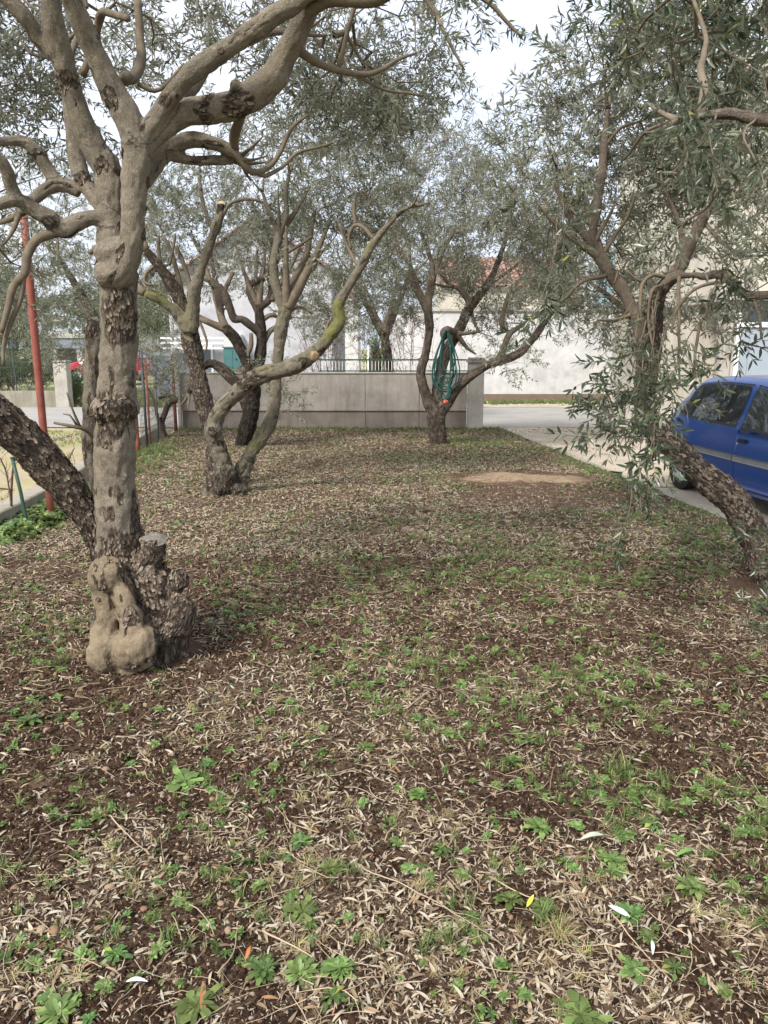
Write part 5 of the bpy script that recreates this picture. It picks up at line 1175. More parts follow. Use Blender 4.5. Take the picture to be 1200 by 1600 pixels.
shoots('', '', (0, 0, 0), [
  dict(pts=[(1120, 180, 2.5, 2), (1110, 215, 2.35, 1.6), (1115, 260, 2.25, 1.4), (1120, 300, 2.2, 1)], n=5, along=.5, dz=-.1),
  dict(pts=[(1090, 182, 2.55, 2), (1070, 160, 2.3, 1.6), (1060, 130, 2.2, 1.5), (1050, 90, 2.15, 1)], n=4, along=.5, dz=.1),
  dict(pts=[(1080, 184, 2.55, 2), (1068, 215, 2.4, 1.5), (1075, 245, 2.35, 1.4), (1050, 270, 2.3, 1)], n=4, along=.5, dz=-.2),
  dict(pts=[(1180, 185, 2.45, 2), (1160, 210, 2.3, 1.6), (1180, 250, 2.2, 1.5), (1195, 290, 2.1, 1)], n=4, along=.5, dz=-.1),
  dict(pts=[(1120, 300, 2.2, 2), (1100, 330, 2.3, 1.8), (1060, 350, 2.4, 1.5)], n=2, along=.7, dz=-.1)],
  43, root=G_root, big=.85)
# young suckers at the right edge, low down
shoots('olive_sapling', 'pale young olive shoots reaching in at the lower right edge near the ground', (1.75, 2.9, 0), [
  dict(pts=[(1270, 1130, 2.9, 8), (1250, 1030, 2.8, 6), (1215, 970, 2.7, 4.5), (1180, 940, 2.62, 3)], n=6, along=.8, dz=.1, hang=False),
  dict(pts=[(1250, 1030, 2.8, 5), (1215, 1000, 2.7, 4), (1190, 985, 2.65, 3), (1150, 975, 2.6, 1.5)], n=5, along=.9, dz=-.05, hang=False),
  dict(pts=[(1245, 1010, 2.8, 5), (1235, 930, 2.75, 4), (1220, 890, 2.7, 3), (1190, 880, 2.66, 2)], n=5, along=.8, dz=.15, hang=False),
  dict(pts=[(1235, 930, 2.75, 3), (1230, 860, 2.7, 2.5), (1215, 825, 2.66, 2)], n=3, along=.8, dz=.2, hang=False)],
  45, cat='sapling', big=.8)
# a spray hanging close to the lens at the top
A_root = [o for o in COL.objects if o.name.startswith('olive_tree') and 'burled' in o.get('label', '')][0]
shoots('', '', (0, 0, 0), [dict(pts=[(640, -30, 3.3, 5), (700, -60, 2.4, 4), (740, -50, 1.9, 3), (742, 0, 1.7, 2)], n=3, u0=.75, along=.9, dz=-.5),
  dict(pts=[(640, -40, 3.35, 6), (680, 20, 3.3, 4), (700, 60, 3.2, 3), (725, 110, 3.2, 1.5)], n=6, along=.6, dz=-.1), dict(pts=[(650, -30, 3.4, 6), (740, -10, 3.4, 4), (790, 30, 3.4, 3), (815, 60, 3.4, 1.5)], n=5, along=.7, dz=-.05)], 47, root=A_root, big=.8)

# ---------------------------------------------------------------- olive outside the mesh fence, hanging over it
make_tree('olive_tree', 'grey green olive standing outside the mesh fence, hidden behind the big trunk', (-5.35, 14.2, 0), 'bark_dark', [
 dict(part='trunk', id=0, rough=.8, pts=[(178, 705, 14.2, 14), (176, 650, 14.2, 12), (172, 590, 14.2, 11), (168, 540, 14.2, 10)]),
 dict(part='limb', rough=.4, pts=[(168, 548, 14.2, 9), (185, 500, 14.1, 8), (215, 450, 14, 6), (245, 420, 13.9, 4)]),
 dict(part='limb', rough=.4, pts=[(168, 548, 14.2, 9), (145, 490, 14.2, 7), (115, 440, 14.2, 6), (90, 400, 14.2, 4)])],
 [(110, 460, 14.2, 110, 100, 1.5, 640), (250, 530, 13.8, 45, 80, .8, 230), (240, 400, 14.4, 60, 90, 1.0, 190), (60, 330, 14.6, 120, 90, 1.4, 340), (180, 340, 14.8, 90, 90, 1.2, 220), (110, 540, 13.6, 60, 30, .6, 80), (-40, 440, 14.2, 100, 120, 1.3, 260), (262, 600, 13.6, 14, 30, .3, 20)],
 voxel=.025, disp=.008, seed=51, sprays_scale=1.25, up=.1)
# trees further off
make_tree('olive_tree', 'broad olive rising beyond the road behind the concrete wall at the middle', (.2, 20.0, 0), 'bark_dark', [
 dict(part='trunk', id=0, rough=.8, pts=[(612, 660, 18.4, 9), (610, 610, 18.4, 8), (606, 560, 18.4, 8), (600, 520, 18.4, 7)]),
 dict(part='limb', rough=.4, pts=[(600, 530, 18.4, 7), (620, 480, 18.4, 5), (640, 430, 18.4, 4)]), dict(part='limb', rough=.4, pts=[(602, 530, 18.4, 7), (575, 480, 18.4, 5), (550, 430, 18.4, 4)])],
 [(600, 440, 18.6, 110, 80, 1.8, 640), (560, 520, 18.3, 80, 40, 1.0, 160), (500, 500, 18.4, 60, 50, 1.0, 150), (480, 330, 18.9, 110, 70, 1.4, 240)], voxel=.03, disp=.0, seed=61, sprays_scale=1.4)
make_tree('olive_tree', 'far olive filling the gap between the garage and the leaning trunk', (6.4, 19.5, 0), 'bark_dark', [
 dict(part='trunk', id=0, rough=.8, pts=[(1000, 655, 18.5, 9), (1000, 600, 18.5, 8), (1002, 550, 18.5, 8), (1000, 500, 18.5, 7)]),
 dict(part='limb', rough=.4, pts=[(1000, 510, 18.5, 6), (1030, 470, 18.5, 5), (1060, 440, 18.5, 3)]), dict(part='limb', rough=.4, pts=[(1000, 510, 18.5, 6), (960, 470, 18.5, 5), (920, 440, 18.5, 3)])],
 [(960, 420, 18.6, 120, 60, 1.5, 420), (1060, 500, 18.4, 60, 50, 1.2, 190), (1010, 540, 18.4, 50, 40, .9, 90)], voxel=.03, disp=.0, seed=63, sprays_scale=1.4)

# ================================================================ cars
def hatchback(label, cx, cy, rz, z0, paint_m, k=1.0):
    t = thing('parked_car', label, 'car', (cx, cy, z0), rz=rz)
    xs = np.array([-1.86, -1.845, -1.80, -1.72, -1.62, -1.5, -1.4, -1.28, -1.12, -.95, -.7, -.45, -.2, 0.05, .3, .5, .7, .9, 1.08, 1.3, 1.5, 1.65, 1.76, 1.83, 1.86])
    def top(x): return np.interp(x, [-1.86, -1.84, -1.78, -1.70, -1.45, -1.3, -1.12, -.6, 0, .38, .62, 1.02, 1.4, 1.7, 1.82, 1.86], [.56, .74, .86, .94, 1.24, 1.33, 1.375, 1.405, 1.40, 1.35, 1.24, .96, .88, .78, .68, .56])
    def bot(x): return np.interp(x, [-1.86, -1.75, -1.2, 1.2, 1.7, 1.86], [.34, .26, .19, .19, .24, .32])
    def halfw(x): return .80 * (1 - .20 * (abs(x) / 1.86) ** 7 - .03 * abs(x) / 1.86)
    def belt(x): return np.interp(x, [-1.86, -1.5, -1.0, 0, .8, 1.3, 1.86], [.93, .93, .90, .875, .86, .84, .7])
    def yside(x, z):
        w_ = halfw(x); zb = min(belt(x), top(x) - .04); zt = top(x)
        if z <= zb:
            return w_ * float(np.interp(z, [0, .19, .3, .52, .70, zb], [.90, .93, .975, 1.0, .992, .955]))
        cab = 1.0 if zt - zb > .2 else 0.5
        return w_ * float(np.interp((z - zb) / max(.02, zt - zb), [0, .86, 1.0], [.945, .745, .62] if cab == 1 else [.95, .86, .7]))
    V = []; m = 0
    for x in xs:
        zb_, zt_, bl = bot(x), top(x), min(belt(x), top(x) - .05)
        zz = [zb_, zb_ + .02, zb_ + .12, .40, .52, .62, .74, bl - .02, bl, bl + (zt_ - bl) * .3, bl + (zt_ - bl) * .6, bl + (zt_ - bl) * .84, bl + (zt_ - bl) * .95, zt_]
        zz = np.minimum.accumulate(np.array(zz)[::-1])[::-1]; zz = np.maximum.accumulate(zz)
        row = [(x, 0, zb_)] + [(x, -yside(x, z) * (.97 if i == 0 else 1), z) for i, z in enumerate(zz)] + [(x, -.3 * halfw(x) / .8, zt_ + .018), (x, 0, zt_ + .022)]
        row = row + [(a, -b, c) for a, b, c in row[-2:0:-1]]
        m = len(row); V += row
    F = []
    for i in range(len(xs) - 1):
        for j in range(m): F.append((i * m + j, (i + 1) * m + j, (i + 1) * m + (j + 1) % m, i * m + (j + 1) % m))
    F.append(tuple(range(m))); F.append(tuple(range(len(V) - 1, len(V) - m - 1, -1)))
    me = mesh_np('shell', V, F, M[paint_m], True); o = add('shell', me)
    cut = MB()
    for wx in (-1.20, 1.20):
        for s in (-1, 1): cut.tube([(wx, s * .52, .285), (wx, s * 1.0, .285)], .335, 28)
    c = cut.build('cut', None); b = o.modifiers.new('b', 'BOOLEAN'); b.object = c; b.solver = 'EXACT'; b.operation = 'DIFFERENCE'
    dg = bpy.context.evaluated_depsgraph_get(); m2 = bpy.data.meshes.new_from_object(o.evaluated_get(dg)); bpy.data.objects.remove(o); bpy.data.objects.remove(c)
    m2.materials.clear(); m2.materials.append(M[paint_m]); m2.shade_smooth(); m2.set_sharp_from_angle(angle=R(32))
    add('body', m2, t)
    def patch(name, s, poly_lo, poly_hi, x0, x1, mat, off=.004, n=16, nz=6, th=0.0, parent=t):
        U = np.linspace(x0, x1, n); V = []
        for u in U:
            a, b = poly_lo(u), poly_hi(u)
            for q in range(nz + 1):
                z = a + (b - a) * q / nz; V.append((u, s * (yside(u, z) + off), z))
        F = []
        for i in range(n - 1):
            for q in range(nz): F.append((i * (nz + 1) + q, (i + 1) * (nz + 1) + q, (i + 1) * (nz + 1) + q + 1, i * (nz + 1) + q + 1)[::(-1 if s > 0 else 1)])
        if th:
            k_ = len(V); V += [(a, b - s * th, c) for a, b, c in V]
            ring_ = [i * (nz + 1) for i in range(n)] + [(n - 1) * (nz + 1) + q for q in range(1, nz + 1)] + [i * (nz + 1) + nz for i in range(n - 2, -1, -1)] + [q for q in range(nz - 1, 0, -1)]
            for a, b in zip(ring_, ring_[1:] + ring_[:1]): F.append((a, b, b + k_, a + k_))
        return add(name, mesh_np(name, V, F, M[mat], True), parent)
    for s in (-1, 1):
        lo = lambda x: belt(x) + .012
        hi = lambda x: top(x) - .075
        # rubber surrounds sit under the panes and show as a thin black edge
        qh = lambda x: min(hi(x), belt(x) + .03 + max(0, (x + 1.5)) * 1.1)
        patch('window_seal', s, lambda x: lo(x) - .018, lambda x: qh(x) + .016, -1.44, -.075, 'black_plastic', .003)
        patch('quarter_window', s, lo, qh, -1.42, -.10, 'glass', .007)
        fh = lambda x: min(hi(x), belt(x) + .03 + max(0, (.93 - x)) * 1.35)
        patch('window_seal', s, lambda x: lo(x) - .018, lambda x: fh(x) + .016, .005, .93, 'black_plastic', .003)
        patch('door_gap', s, lambda x: .235, lambda x: belt(x) - .005, -.012, 1.012, 'black_plastic', .0025, 20, 8)
        dr = patch('door', s, lambda x: .243, lambda x: belt(x) - .012, -.004, 1.004, paint_m, .007, 24, 10, .005)
        patch('door_window', s, lo, fh, .03, .91, 'glass', .007, parent=dr)
        y = s * (yside(.1, .76) + .01)
        mb = MB(); mb.box((.06, min(y, y + s * .03), .735), (.20, max(y, y + s * .03), .775), bev=.008); mb.build('handle', M['black_plastic'], dr)
        mb = MB(); mb.tube([(.03, y - s * .003, .715), (.03, y + s * .006, .715)], .012, 12); mb.build('lock', M['alloy'], dr)
        patch('side_trim', s, lambda x: .525, lambda x: .592, -.86, -.012, 'trim_grey', .020, 10, 3, .018)
        patch('side_trim', s, lambda x: .525, lambda x: .592, .004, .86, 'trim_grey', .024, 10, 3, .018)
        patch('sill', s, lambda x: .195, lambda x: .232, -.85, .85, paint_m, .014, 10, 2, .01)
        y = s * (yside(.9, .93))
        mb = MB(); mb.box((.76, min(y + s * .03, y + s * .17), .86), (.86, max(y + s * .03, y + s * .17), .975), bev=.03); mb.box((.80, min(y, y + s * .05), .87), (.85, max(y, y + s * .05), .91)); mb.build('mirror', M['black_plastic'], t, smooth=False)
        patch('tail_lamp', s, lambda x: .66, lambda x: .86, -1.80, -1.66, 'lamp_red', .006, 6, 4, .01)
        patch('headlamp', s, lambda x: .60, lambda x: .70, 1.55, 1.78, 'glass', .006, 6, 4, .01)
        patch('rear_bumper', s, lambda x: .30, lambda x: .53, -1.83, -1.56, 'trim_grey', .016, 8, 4, .012)
    mb = MB(); mb.box((-1.90, -.62, .31), (-1.855, .62, .52), bev=.015); mb.build('rear_bumper', M['trim_grey'], t)
    mb = MB(); mb.box((1.855, -.60, .30), (1.90, .60, .50), bev=.015); mb.build('front_bumper', M['trim_grey'], t)
    def glassq(name, xa, xb, wa, wb, off):
        V = []
        for u in np.linspace(0, 1, 6):
            x = xa + (xb - xa) * u; w_ = wa + (wb - wa) * u
            for v in np.linspace(-1, 1, 9): V.append((x + off[0], v * w_, top(x) + .022 - .02 * v * v + off[1]))
        F = [(i * 9 + j, (i + 1) * 9 + j, (i + 1) * 9 + j + 1, i * 9 + j + 1) for i in range(5) for j in range(8)]
        return add(name, mesh_np(name, V, F, M['glass'], True), t)
    glassq('rear_window', -1.68, -1.38, .55, .45, (-.006, .006)); glassq('windscreen', .46, .98, .46, .60, (.006, .008))
    wb, hb, mat_ = None, None, None
    T1 = MB(); T1.tube([(0, -.08, 0), (0, -.075, 0), (0, .075, 0), (0, .08, 0)], [.262, .280, .280, .262], 36)
    H1 = MB(); H1.tube([(0, -.086, 0), (0, -.0805, 0)], [.175, .182], 32)
    for q in range(8):
        a = q * math.pi / 4; H1.tube([(math.cos(a) * .05, -.092, math.sin(a) * .05), (math.cos(a) * .165, -.088, math.sin(a) * .165)], .018, 6)
    H1.tube([(0, -.1, 0), (0, -.086, 0)], [.045, .055], 16)
    tm = hm = None
    for wx in (-1.20, 1.20):
        for s in (-1, 1):
            if tm is None:
                o = T1.build('tyre', M['rubber'], t, smooth=True); tm = o.data; tm.set_sharp_from_angle(angle=R(35)); h = H1.build('rim', M['alloy'], o); hm = h.data
            else:
                o = add('tyre', tm, t); h = add('rim', hm, o)
            o.location = (wx, s * .69, .28); o.rotation_euler = (0, 0, 0 if s < 0 else math.pi)
    mb = MB()
    for wx in (-1.2, 1.2): mb.box((wx - .33, -.515, .20), (wx + .33, .515, .60))
    mb.build('wheel_housing', M['black_plastic'], t)
    t.scale = (k, k, k); return t
hatchback('small blue three door hatchback parked on the concrete drive at the right', 4.60, 8.41, R(-83), -.07, 'blue_paint')
g = at(172, 590, 40)
hatchback('red hatchback parked on the grass far behind the big trunk', g[0], 40, R(180), -.02, 'red_car', 1.12)

# ================================================================ hose on the olive
hx, hy = at(697, 518, 13.2)[0], 13.2
t = thing('garden_hose', 'dark green garden hose coiled over a limb stub of the wide olive', 'hose', at(697, 518, 13.18))
hr = np.random.default_rng(4); mb = MB(); P = []
k0 = mpp(697, 560, 13.2)
for lp in range(8):
    wd = (18, 14, 10, 20, 7, 16, 12, 9)[lp] * k0; ht = (98, 88, 92, 100, 70, 84, 96, 66)[lp] * k0; cx = (-3, -5, 2, 1, 4, 0, -1, 6)[lp] * k0; yy = -.03 + .012 * lp - .04
    for a in np.linspace(0, 2 * math.pi, 30, endpoint=False):
        x = cx * (.5 - .5 * math.cos(a)) + wd * math.sin(a) * (1.0 - .62 * math.cos(a)); z = -ht * .5 + ht * .5 * math.cos(a)
        P.append((x + .008 * math.sin(3 * a + lp), yy + .02 * math.sin(a * 2 + lp), z + .02))
P = spline(np.array(P), .03)
mb.tube(P * (.92, 1, .94), .0105, 7); mb.build('coil', M['hose'], t, smooth=True)
for (cx, cz, w_, h_) in ((-4, -85, 9, 18), (2, -86, 6, 17)):
    mb = MB(); a = np.linspace(0, 2 * math.pi, 26, endpoint=False)
    mb.tube(np.c_[cx * k0 + w_ * k0 * np.sin(a), -.09 + .01 * np.cos(a), cz * k0 + h_ * k0 * np.cos(a)], .010, 7, closed=True); mb.build('loose_loop', M['hose'], t, smooth=True)
mb = MB(); mb.tube(spline(np.array([(6, 0, -20), (7, 0, -60), (5, 0, -95), (0, 0, -106)]) * (k0, 0, k0) + (0, -.10, 0), .05), .012, 7); mb.build('hose_end', M['hose'], t, smooth=True)
mb = MB(); mb.tube(np.array([(0, 0, -104), (-1, 0, -109)]) * (k0, 0, k0) + (0, -.10, 0), [.02, .028], 8); mb.tube(np.array([(-3.5, 0, -106), (4, 0, -107)]) * (k0, 0, k0) + (0, -.10, 0), .017, 6); mb.build('nozzle', M['nozzle'], t)
# small red thing at the wall top
t = thing('flower_pot', 'small orange flower pot standing on the wall before the white pillar', 'pot', (at(376, 578, 16.4)[0], 16.43, 1.1605))
mb = MB(); mb.tube([(0, 0, 0), (0, 0, .075), (0, 0, .078), (0, 0, .10)], [.05, .065, .075, .075], 16); mb.build('pot', M['nozzle'], t, smooth=False)
mb = MB(); mb.tube([(0, 0, .1005), (0, 0, .104)], .066, 14); mb.build('soil', M['clod'], t)

# ================================================================ bare vines and twiggy shrubs
def bare_plant(name, label, cat, base, stems, mat, side=(8, .25), seed=1, rad=None):
    r = np.random.default_rng(seed); t = thing(name, label, cat, base); L = np.array(t.location)
    tw = MB()
    for st in stems:
        S = spline(W(st), .04); P = S[:, :3]; mb = MB(); mb.tube(P - L, np.maximum(S[:, 3], .002), 8); mb.build('stem', M[mat], t, smooth=True)
        for k in range(side[0]):
            i = r.integers(len(P) // 4, len(P)); d = unit(r.normal(0, 1, 3) + np.array((0, 0, .5))); l = side[1] * r.uniform(.4, 1.3); q = [P[i] - L]
            for s in range(5): d = unit(d + r.normal(0, .28, 3)); q.append(q[-1] + d * l / 5)
            tw.tube(q, np.linspace(.0032, .0012, 6), 4, False)
            if r.random() < .6:
                d2 = unit(d + r.normal(0, .7, 3)); tw.tube([q[3], q[3] + d2 * l * .25, q[3] + d2 * l * .45], np.linspace(.0022, .001, 3), 4, False)
    tag(tw.build('twigs', M['twig_bare'], t, smooth=True), kind='stuff'); return t
bare_plant('bare_vine', 'dark gnarled vine climbing the mesh fence near its rusty end post', 'vine', (at(255, 690, 14.4)[0], 14.4, 0), [
  [(258, 692, 14.4, 6), (252, 665, 14.4, 5), (258, 645, 14.4, 4.5), (264, 630, 14.4, 4.5), (276, 625, 14.4, 4), (262, 618, 14.4, 3), (248, 622, 14.4, 2.5)], [(258, 680, 14.4, 4), (246, 650, 14.3, 3), (240, 625, 14.3, 2), (228, 600, 14.3, 1.5)]], 'bark_dark', (26, .55), 3)
bare_plant('bare_vine', 'leafless vine with reddish canes by the kerb at the left edge', 'vine', (at(18, 815, 7.45)[0], 7.45, 0), [
  [(18, 815, 7.45, 2.5), (18, 760, 7.4, 2), (24, 715, 7.3, 1.6), (40, 690, 7.2, 1.2)], [(18, 790, 7.4, 1.5), (10, 740, 7.3, 1.2), (0, 715, 7.2, 1)], [(20, 765, 7.4, 1.5), (-10, 762, 7.3, 1.2)]], 'twig_bare', (7, .3), 4)
bare_plant('bare_sapling', 'leafless reddish sapling growing between the kerb and the red pole', 'sapling', (at(104, 760, 9.0)[0], 9.0, 0), [
  [(100, 782, 9.0, 2.2), (92, 745, 9.0, 2), (108, 715, 9.0, 1.5), (116, 700, 9.0, 1)], [(95, 750, 9, 1.5), (75, 705, 9, 1.1), (60, 690, 9, .9)], [(98, 735, 9, 1.4), (90, 700, 9, 1), (80, 685, 9, .8)]], 'twig_bare', (5, .3), 5)
def crown_shrub(name, label, cat, base, blobs, seed, coll, scale=1.0, stems=5, up=.5, stem_mat='twig'):
    r = np.random.default_rng(seed); t = thing(name, label, cat, base); L = np.array(t.location); tips = []
    for (px, py, D, rx, ry, rd, cnt) in blobs:
        c = at(px, py, D); k = mpp(px, py, D); v = r.normal(0, 1, (cnt, 3)); v /= np.linalg.norm(v, axis=1)[:, None]; v *= (r.random(cnt) ** .45)[:, None]; tips.append(c + v * np.array((rx * k, rd, ry * k)))
    tips = np.concatenate(tips); tips = tips[tips[:, 2] > .02]
    mb = MB()
    for p in tips[:: max(1, len(tips) // (stems * 8))]:
        m_ = (L * .5 + p * .5) + r.normal(0, .08, 3); m_[2] = L[2] + (p[2] - L[2]) * .5
        mb.tube(spline([L * 0, m_ - L, p - L], .15), np.linspace(.012, .004, len(spline([L * 0, m_ - L, p - L], .15))), 5, False)
    tag(mb.build('stems', M[stem_mat], t, smooth=True), kind='stuff')
    dv = tips - (L + np.array((0, 0, -.3))); dv /= np.linalg.norm(dv, axis=1)[:, None]; dv = dv * .6 + r.normal(0, .5, dv.shape) + np.array((0, 0, up)); dv /= np.linalg.norm(dv, axis=1)[:, None]
    eul = np.c_[r.uniform(-1, 1, len(dv)), -np.arcsin(np.clip(dv[:, 2], -1, 1)), np.arctan2(dv[:, 1], dv[:, 0])]
    scatter('foliage', t, tips, eul, r.uniform(.7, 1.3, len(tips)) * scale, r.integers(0, len(coll.objects), len(tips)), coll, L); return t
crown_shrub('hedge', 'soft green rosemary hedge behind the low wall across the road', 'hedge', (at(30, 600, 24.4)[0], 24.4, 0), [(0, 590, 24.6, 50, 26, .8, 420), (55, 585, 24.6, 30, 28, .7, 240), (-70, 590, 24.6, 60, 28, .8, 300)], 71, SHRUBS, 1.6)
crown_shrub('shrub', 'round dark green shrub beside the white pillar across the road', 'shrub', (at(112, 633, 24.2)[0], 24.2, -.1), [(116, 612, 24.2, 13, 20, .4, 120)], 72, SHRUBS, 1.5)
crown_shrub('far_shrub', 'tall dark evergreen behind the hedge at the far left', 'tree', (at(20, 600, 33)[0], 33, 0), [(15, 500, 33, 60, 70, 2, 700), (-60, 470, 33, 80, 90, 2, 500)], 73, SHRUBS, 2.6)
crown_shrub('far_shrub', 'dark leafy tree far behind the red car', 'tree', (at(170, 600, 56)[0], 56, 0), [(160, 500, 56, 90, 40, 3, 500), (260, 500, 56, 60, 50, 3, 300)], 74, SHRUBS, 4.5)
crown_shrub('shrub', 'dark potted cypress rising behind the railing', 'shrub', (at(588, 590, 17.6)[0], 17.6, 0), [(588, 560, 17.6, 12, 30, .2, 70)], 75, SHRUBS, 1.2)
crown_shrub('shrub', 'loose green bush growing before the peach outbuilding', 'shrub', (at(1060, 600, 19.2)[0], 19.2, 0), [(1062, 530, 19.2, 36, 44, .8, 300)], 76, SHRUBS, 1.5)
crown_shrub('shrub', 'leafy bush sprouting over the garage wall behind the leaning trunk', 'shrub', (at(1000, 600, 24.6)[0], 24.6, 0), [(1000, 540, 24.6, 40, 40, .8, 200)], 79, SHRUBS, 1.8)
def thicket(label, base, w_px, y0, y1, D, seed):
    r = np.random.default_rng(seed); t = thing('bare_shrub', label, 'shrub', base); L = np.array(t.location); mb = MB()
    for s in range(16):
        p = np.array((r.normal(0, .12), r.normal(0, .12), 0)); d = unit((r.normal(0, .32), r.normal(0, .3), 1.0)); q = [p]; l = r.uniform(1.7, 3.0)
        for i in range(12): d = unit(d + r.normal(0, .10, 3)); q.append(q[-1] + d * l / 12)
        mb.tube(q, np.linspace(.012, .003, 13), 4, False)
        for j in range(9):
            i = r.integers(3, 12); dd = unit(d * .4 + r.normal(0, .6, 3) + np.array((0, 0, .3))); qq = [q[i]]; ll = r.uniform(.4, 1.1)
            for k in range(5): dd = unit(dd + r.normal(0, .15, 3)); qq.append(qq[-1] + dd * ll / 5)
            mb.tube(qq, np.linspace(.005, .002, 6), 3, False)
    tag(mb.build('twigs', M['twig_bare'], t, smooth=True), kind='stuff')
thicket('leafless shrub with pinkish brown twigs just behind the railing', (at(520, 600, 18.0)[0], 18.0, -.06), 0, 0, 0, 18, 81)
thicket('leafless twiggy shrub behind the wall left of the hose olive', (at(635, 600, 17.7)[0], 17.7, -.06), 0, 0, 0, 18, 82)

# ================================================================ what lies and grows on the soil
gr = np.random.default_rng(11)
def litter_mesh(name, seed):
    r = np.random.default_rng(seed); V = []; L = 1.0; W_ = r.uniform(.12, .21); cu = r.uniform(-.10, .16); tw = r.uniform(-.5, .5); n = 5
    for i in range(n + 1):
        u = i / n; w_ = W_ * (math.sin(math.pi * min(1, u * .93 + .05)) ** .8) * .5; a = tw * (u - .5); z = cu * math.sin(math.pi * u) + .012
        V += [(u - .5, math.cos(a) * w_, z + math.sin(a) * w_ + .35 * w_), (u - .5, 0, z), (u - .5, -math.cos(a) * w_, z - math.sin(a) * w_ + .35 * w_)]
    F = []
    for i in range(n):
        a = 3 * i; F += [(a, a + 1, a + 4, a + 3), (a + 1, a + 2, a + 5, a + 4)]
    return mesh_np(name, V, F, M['litter'], True)
LIT = variant_collection('fallen_olive_leaf', [litter_mesh('fallen_olive_leaf', i) for i in range(9)])
def lump_mesh(name, seed, mat, sub=2, amp=.35, flat=.7):
    bm = bmesh.new(); bmesh.ops.create_icosphere(bm, subdivisions=sub, radius=.5); v = np.array([q.co[:] for q in bm.verts]); f = np.array([[q.index for q in p.verts] for p in bm.faces]); bm.free()
    v = v * (1 + amp * fbm(v * 2.6 + seed * 5, 3, seed))[:, None]; v[:, 2] *= flat
    return mesh_np(name, v, f, mat, sub > 1)
PEB = variant_collection('pebble', [lump_mesh('pebble', i, M['pebble'], 2, .3, .6) for i in range(5)])
CLO = variant_collection('soil_crumb', [lump_mesh('soil_crumb', i + 20, M['clod'], 1, .5, .8) for i in range(4)])
def rosette_mesh(name, seed, mat, n=16, wide=.34, lift=.35, lobes=True):
    r = np.random.default_rng(seed); V = []; F = []
    for i in range(n):
        a = i * 2.4 + r.normal(0, .2); t_ = i / n; L = (1 - .62 * t_) * r.uniform(.8, 1.1) * .5; el = lift * (.25 + 1.3 * t_) + r.normal(0, .10)
        d = np.array((math.cos(a) * math.cos(el), math.sin(a) * math.cos(el), math.sin(el))); s = np.array((-math.sin(a), math.cos(a), 0)); nn = np.cross(d, s)
        if nn[2] < 0: nn = -nn
        k = len(V); prof = [(0, .12), (.3, .30), (.52, .55), (.74, 1.0), (.92, .6)] if lobes else [(0, .2), (.25, .7), (.5, 1), (.75, .8), (.92, .4)]
        W_ = wide * L; 
        for u, w_ in prof:
            z = -.25 * L * u * u + .04 * L * r.normal(); jw = r.uniform(.6, 1.3)
            V += [d * L * u + s * W_ * w_ * jw + nn * (z + .16 * W_ * w_), d * L * u + nn * z, d * L * u - s * W_ * w_ * jw + nn * (z + .16 * W_ * w_)]
        V.append(d * L * 1.0 - nn * .25 * L)
        for q in range(4):
            b = k + 3 * q; F += [(b, b + 1, b + 4, b + 3), (b + 1, b + 2, b + 5, b + 4)]
        b = k + 12; F += [(b, b + 1, k + 15), (b + 1, b + 2, k + 15)]
    V = np.array(V); V[:, 2] += .02
    return mesh_np(name, V, F, mat, True)
def tuft_mesh(name, seed, mat, n=40, h=1.0, spread=.45, w_=.018):
    r = np.random.default_rng(seed); V = []; F = []
    for i in range(n):
        a = r.uniform(0, 6.28); p = np.array((r.normal(0, .10), r.normal(0, .10), 0)); o = np.array((math.cos(a), math.sin(a), 0)); l = h * r.uniform(.4, 1); sp = spread * r.uniform(.3, 1.3)
        s = np.array((-o[1], o[0], 0)); k = len(V)
        for q, u in enumerate((0, .4, .75)): c = p + o * sp * u * u * l + np.array((0, 0, l * (u - .25 * u * u * sp * 2))); V += [c + s * w_ * (1 - .5 * u), c - s * w_ * (1 - .5 * u)]
        V.append(p + o * sp * l + np.array((0, 0, l * (1 - .5 * sp))))
        F += [(k, k + 1, k + 3, k + 2), (k + 2, k + 3, k + 5, k + 4), (k + 4, k + 5, k + 6)]
    return mesh_np(name, V, F, mat)
ROS = variant_collection('weed_rosette', [rosette_mesh('weed_rosette', i, M['weed'] if i % 3 else M['weed_dark'], 24 + 4 * i, .17 + .035 * (i % 3), .35 + .15 * (i % 2), i % 2 == 0) for i in range(6)])
TUF = variant_collection('grass_tuft', [tuft_mesh('grass_tuft', i, M['grass'], 26, 1, .5 + .3 * (i % 3), .016) for i in range(5)])
DRY = variant_collection('dry_tuft', [tuft_mesh('dry_tuft', 20 + i, M['dry_grass'], 34, .7, 1.2, .012) for i in range(4)])

def ground_points(n, lo=1.3, hi=16.2, p=1.0, keep=None, xpad=.12):
    """random places on the soil, thinning with distance as p grows; also a margin beyond both sides of the view"""
    u = gr.random(n)
    if p == 1.0: Y = lo * (hi / lo) ** u
    else: q = 1 - p; Y = (lo ** (q + 1) + u * (hi ** (q + 1) - lo ** (q + 1))) ** (1 / (q + 1))
    half = .56 * Y + .9; X = gr.uniform(-1, 1, n) * half
    le = np.where(Y < 7, XL0, left_edge(Y)); re = np.where(Y < 5, 3.62, right_edge(Y))
    ok = (X > le + xpad) & (X < re - xpad)
    for (a, b, r_, h) in TREES_AT: ok &= ((X - a) ** 2 + (Y - b) ** 2) > (r_ * .55) ** 2
    X, Y = X[ok], Y[ok]
    if keep is not None:
        k = gr.random(len(X)) < keep(X, Y); X, Y = X[k], Y[k]
    return X, Y
def P3(x, y): return np.stack([x, y, 0 * x], 1)
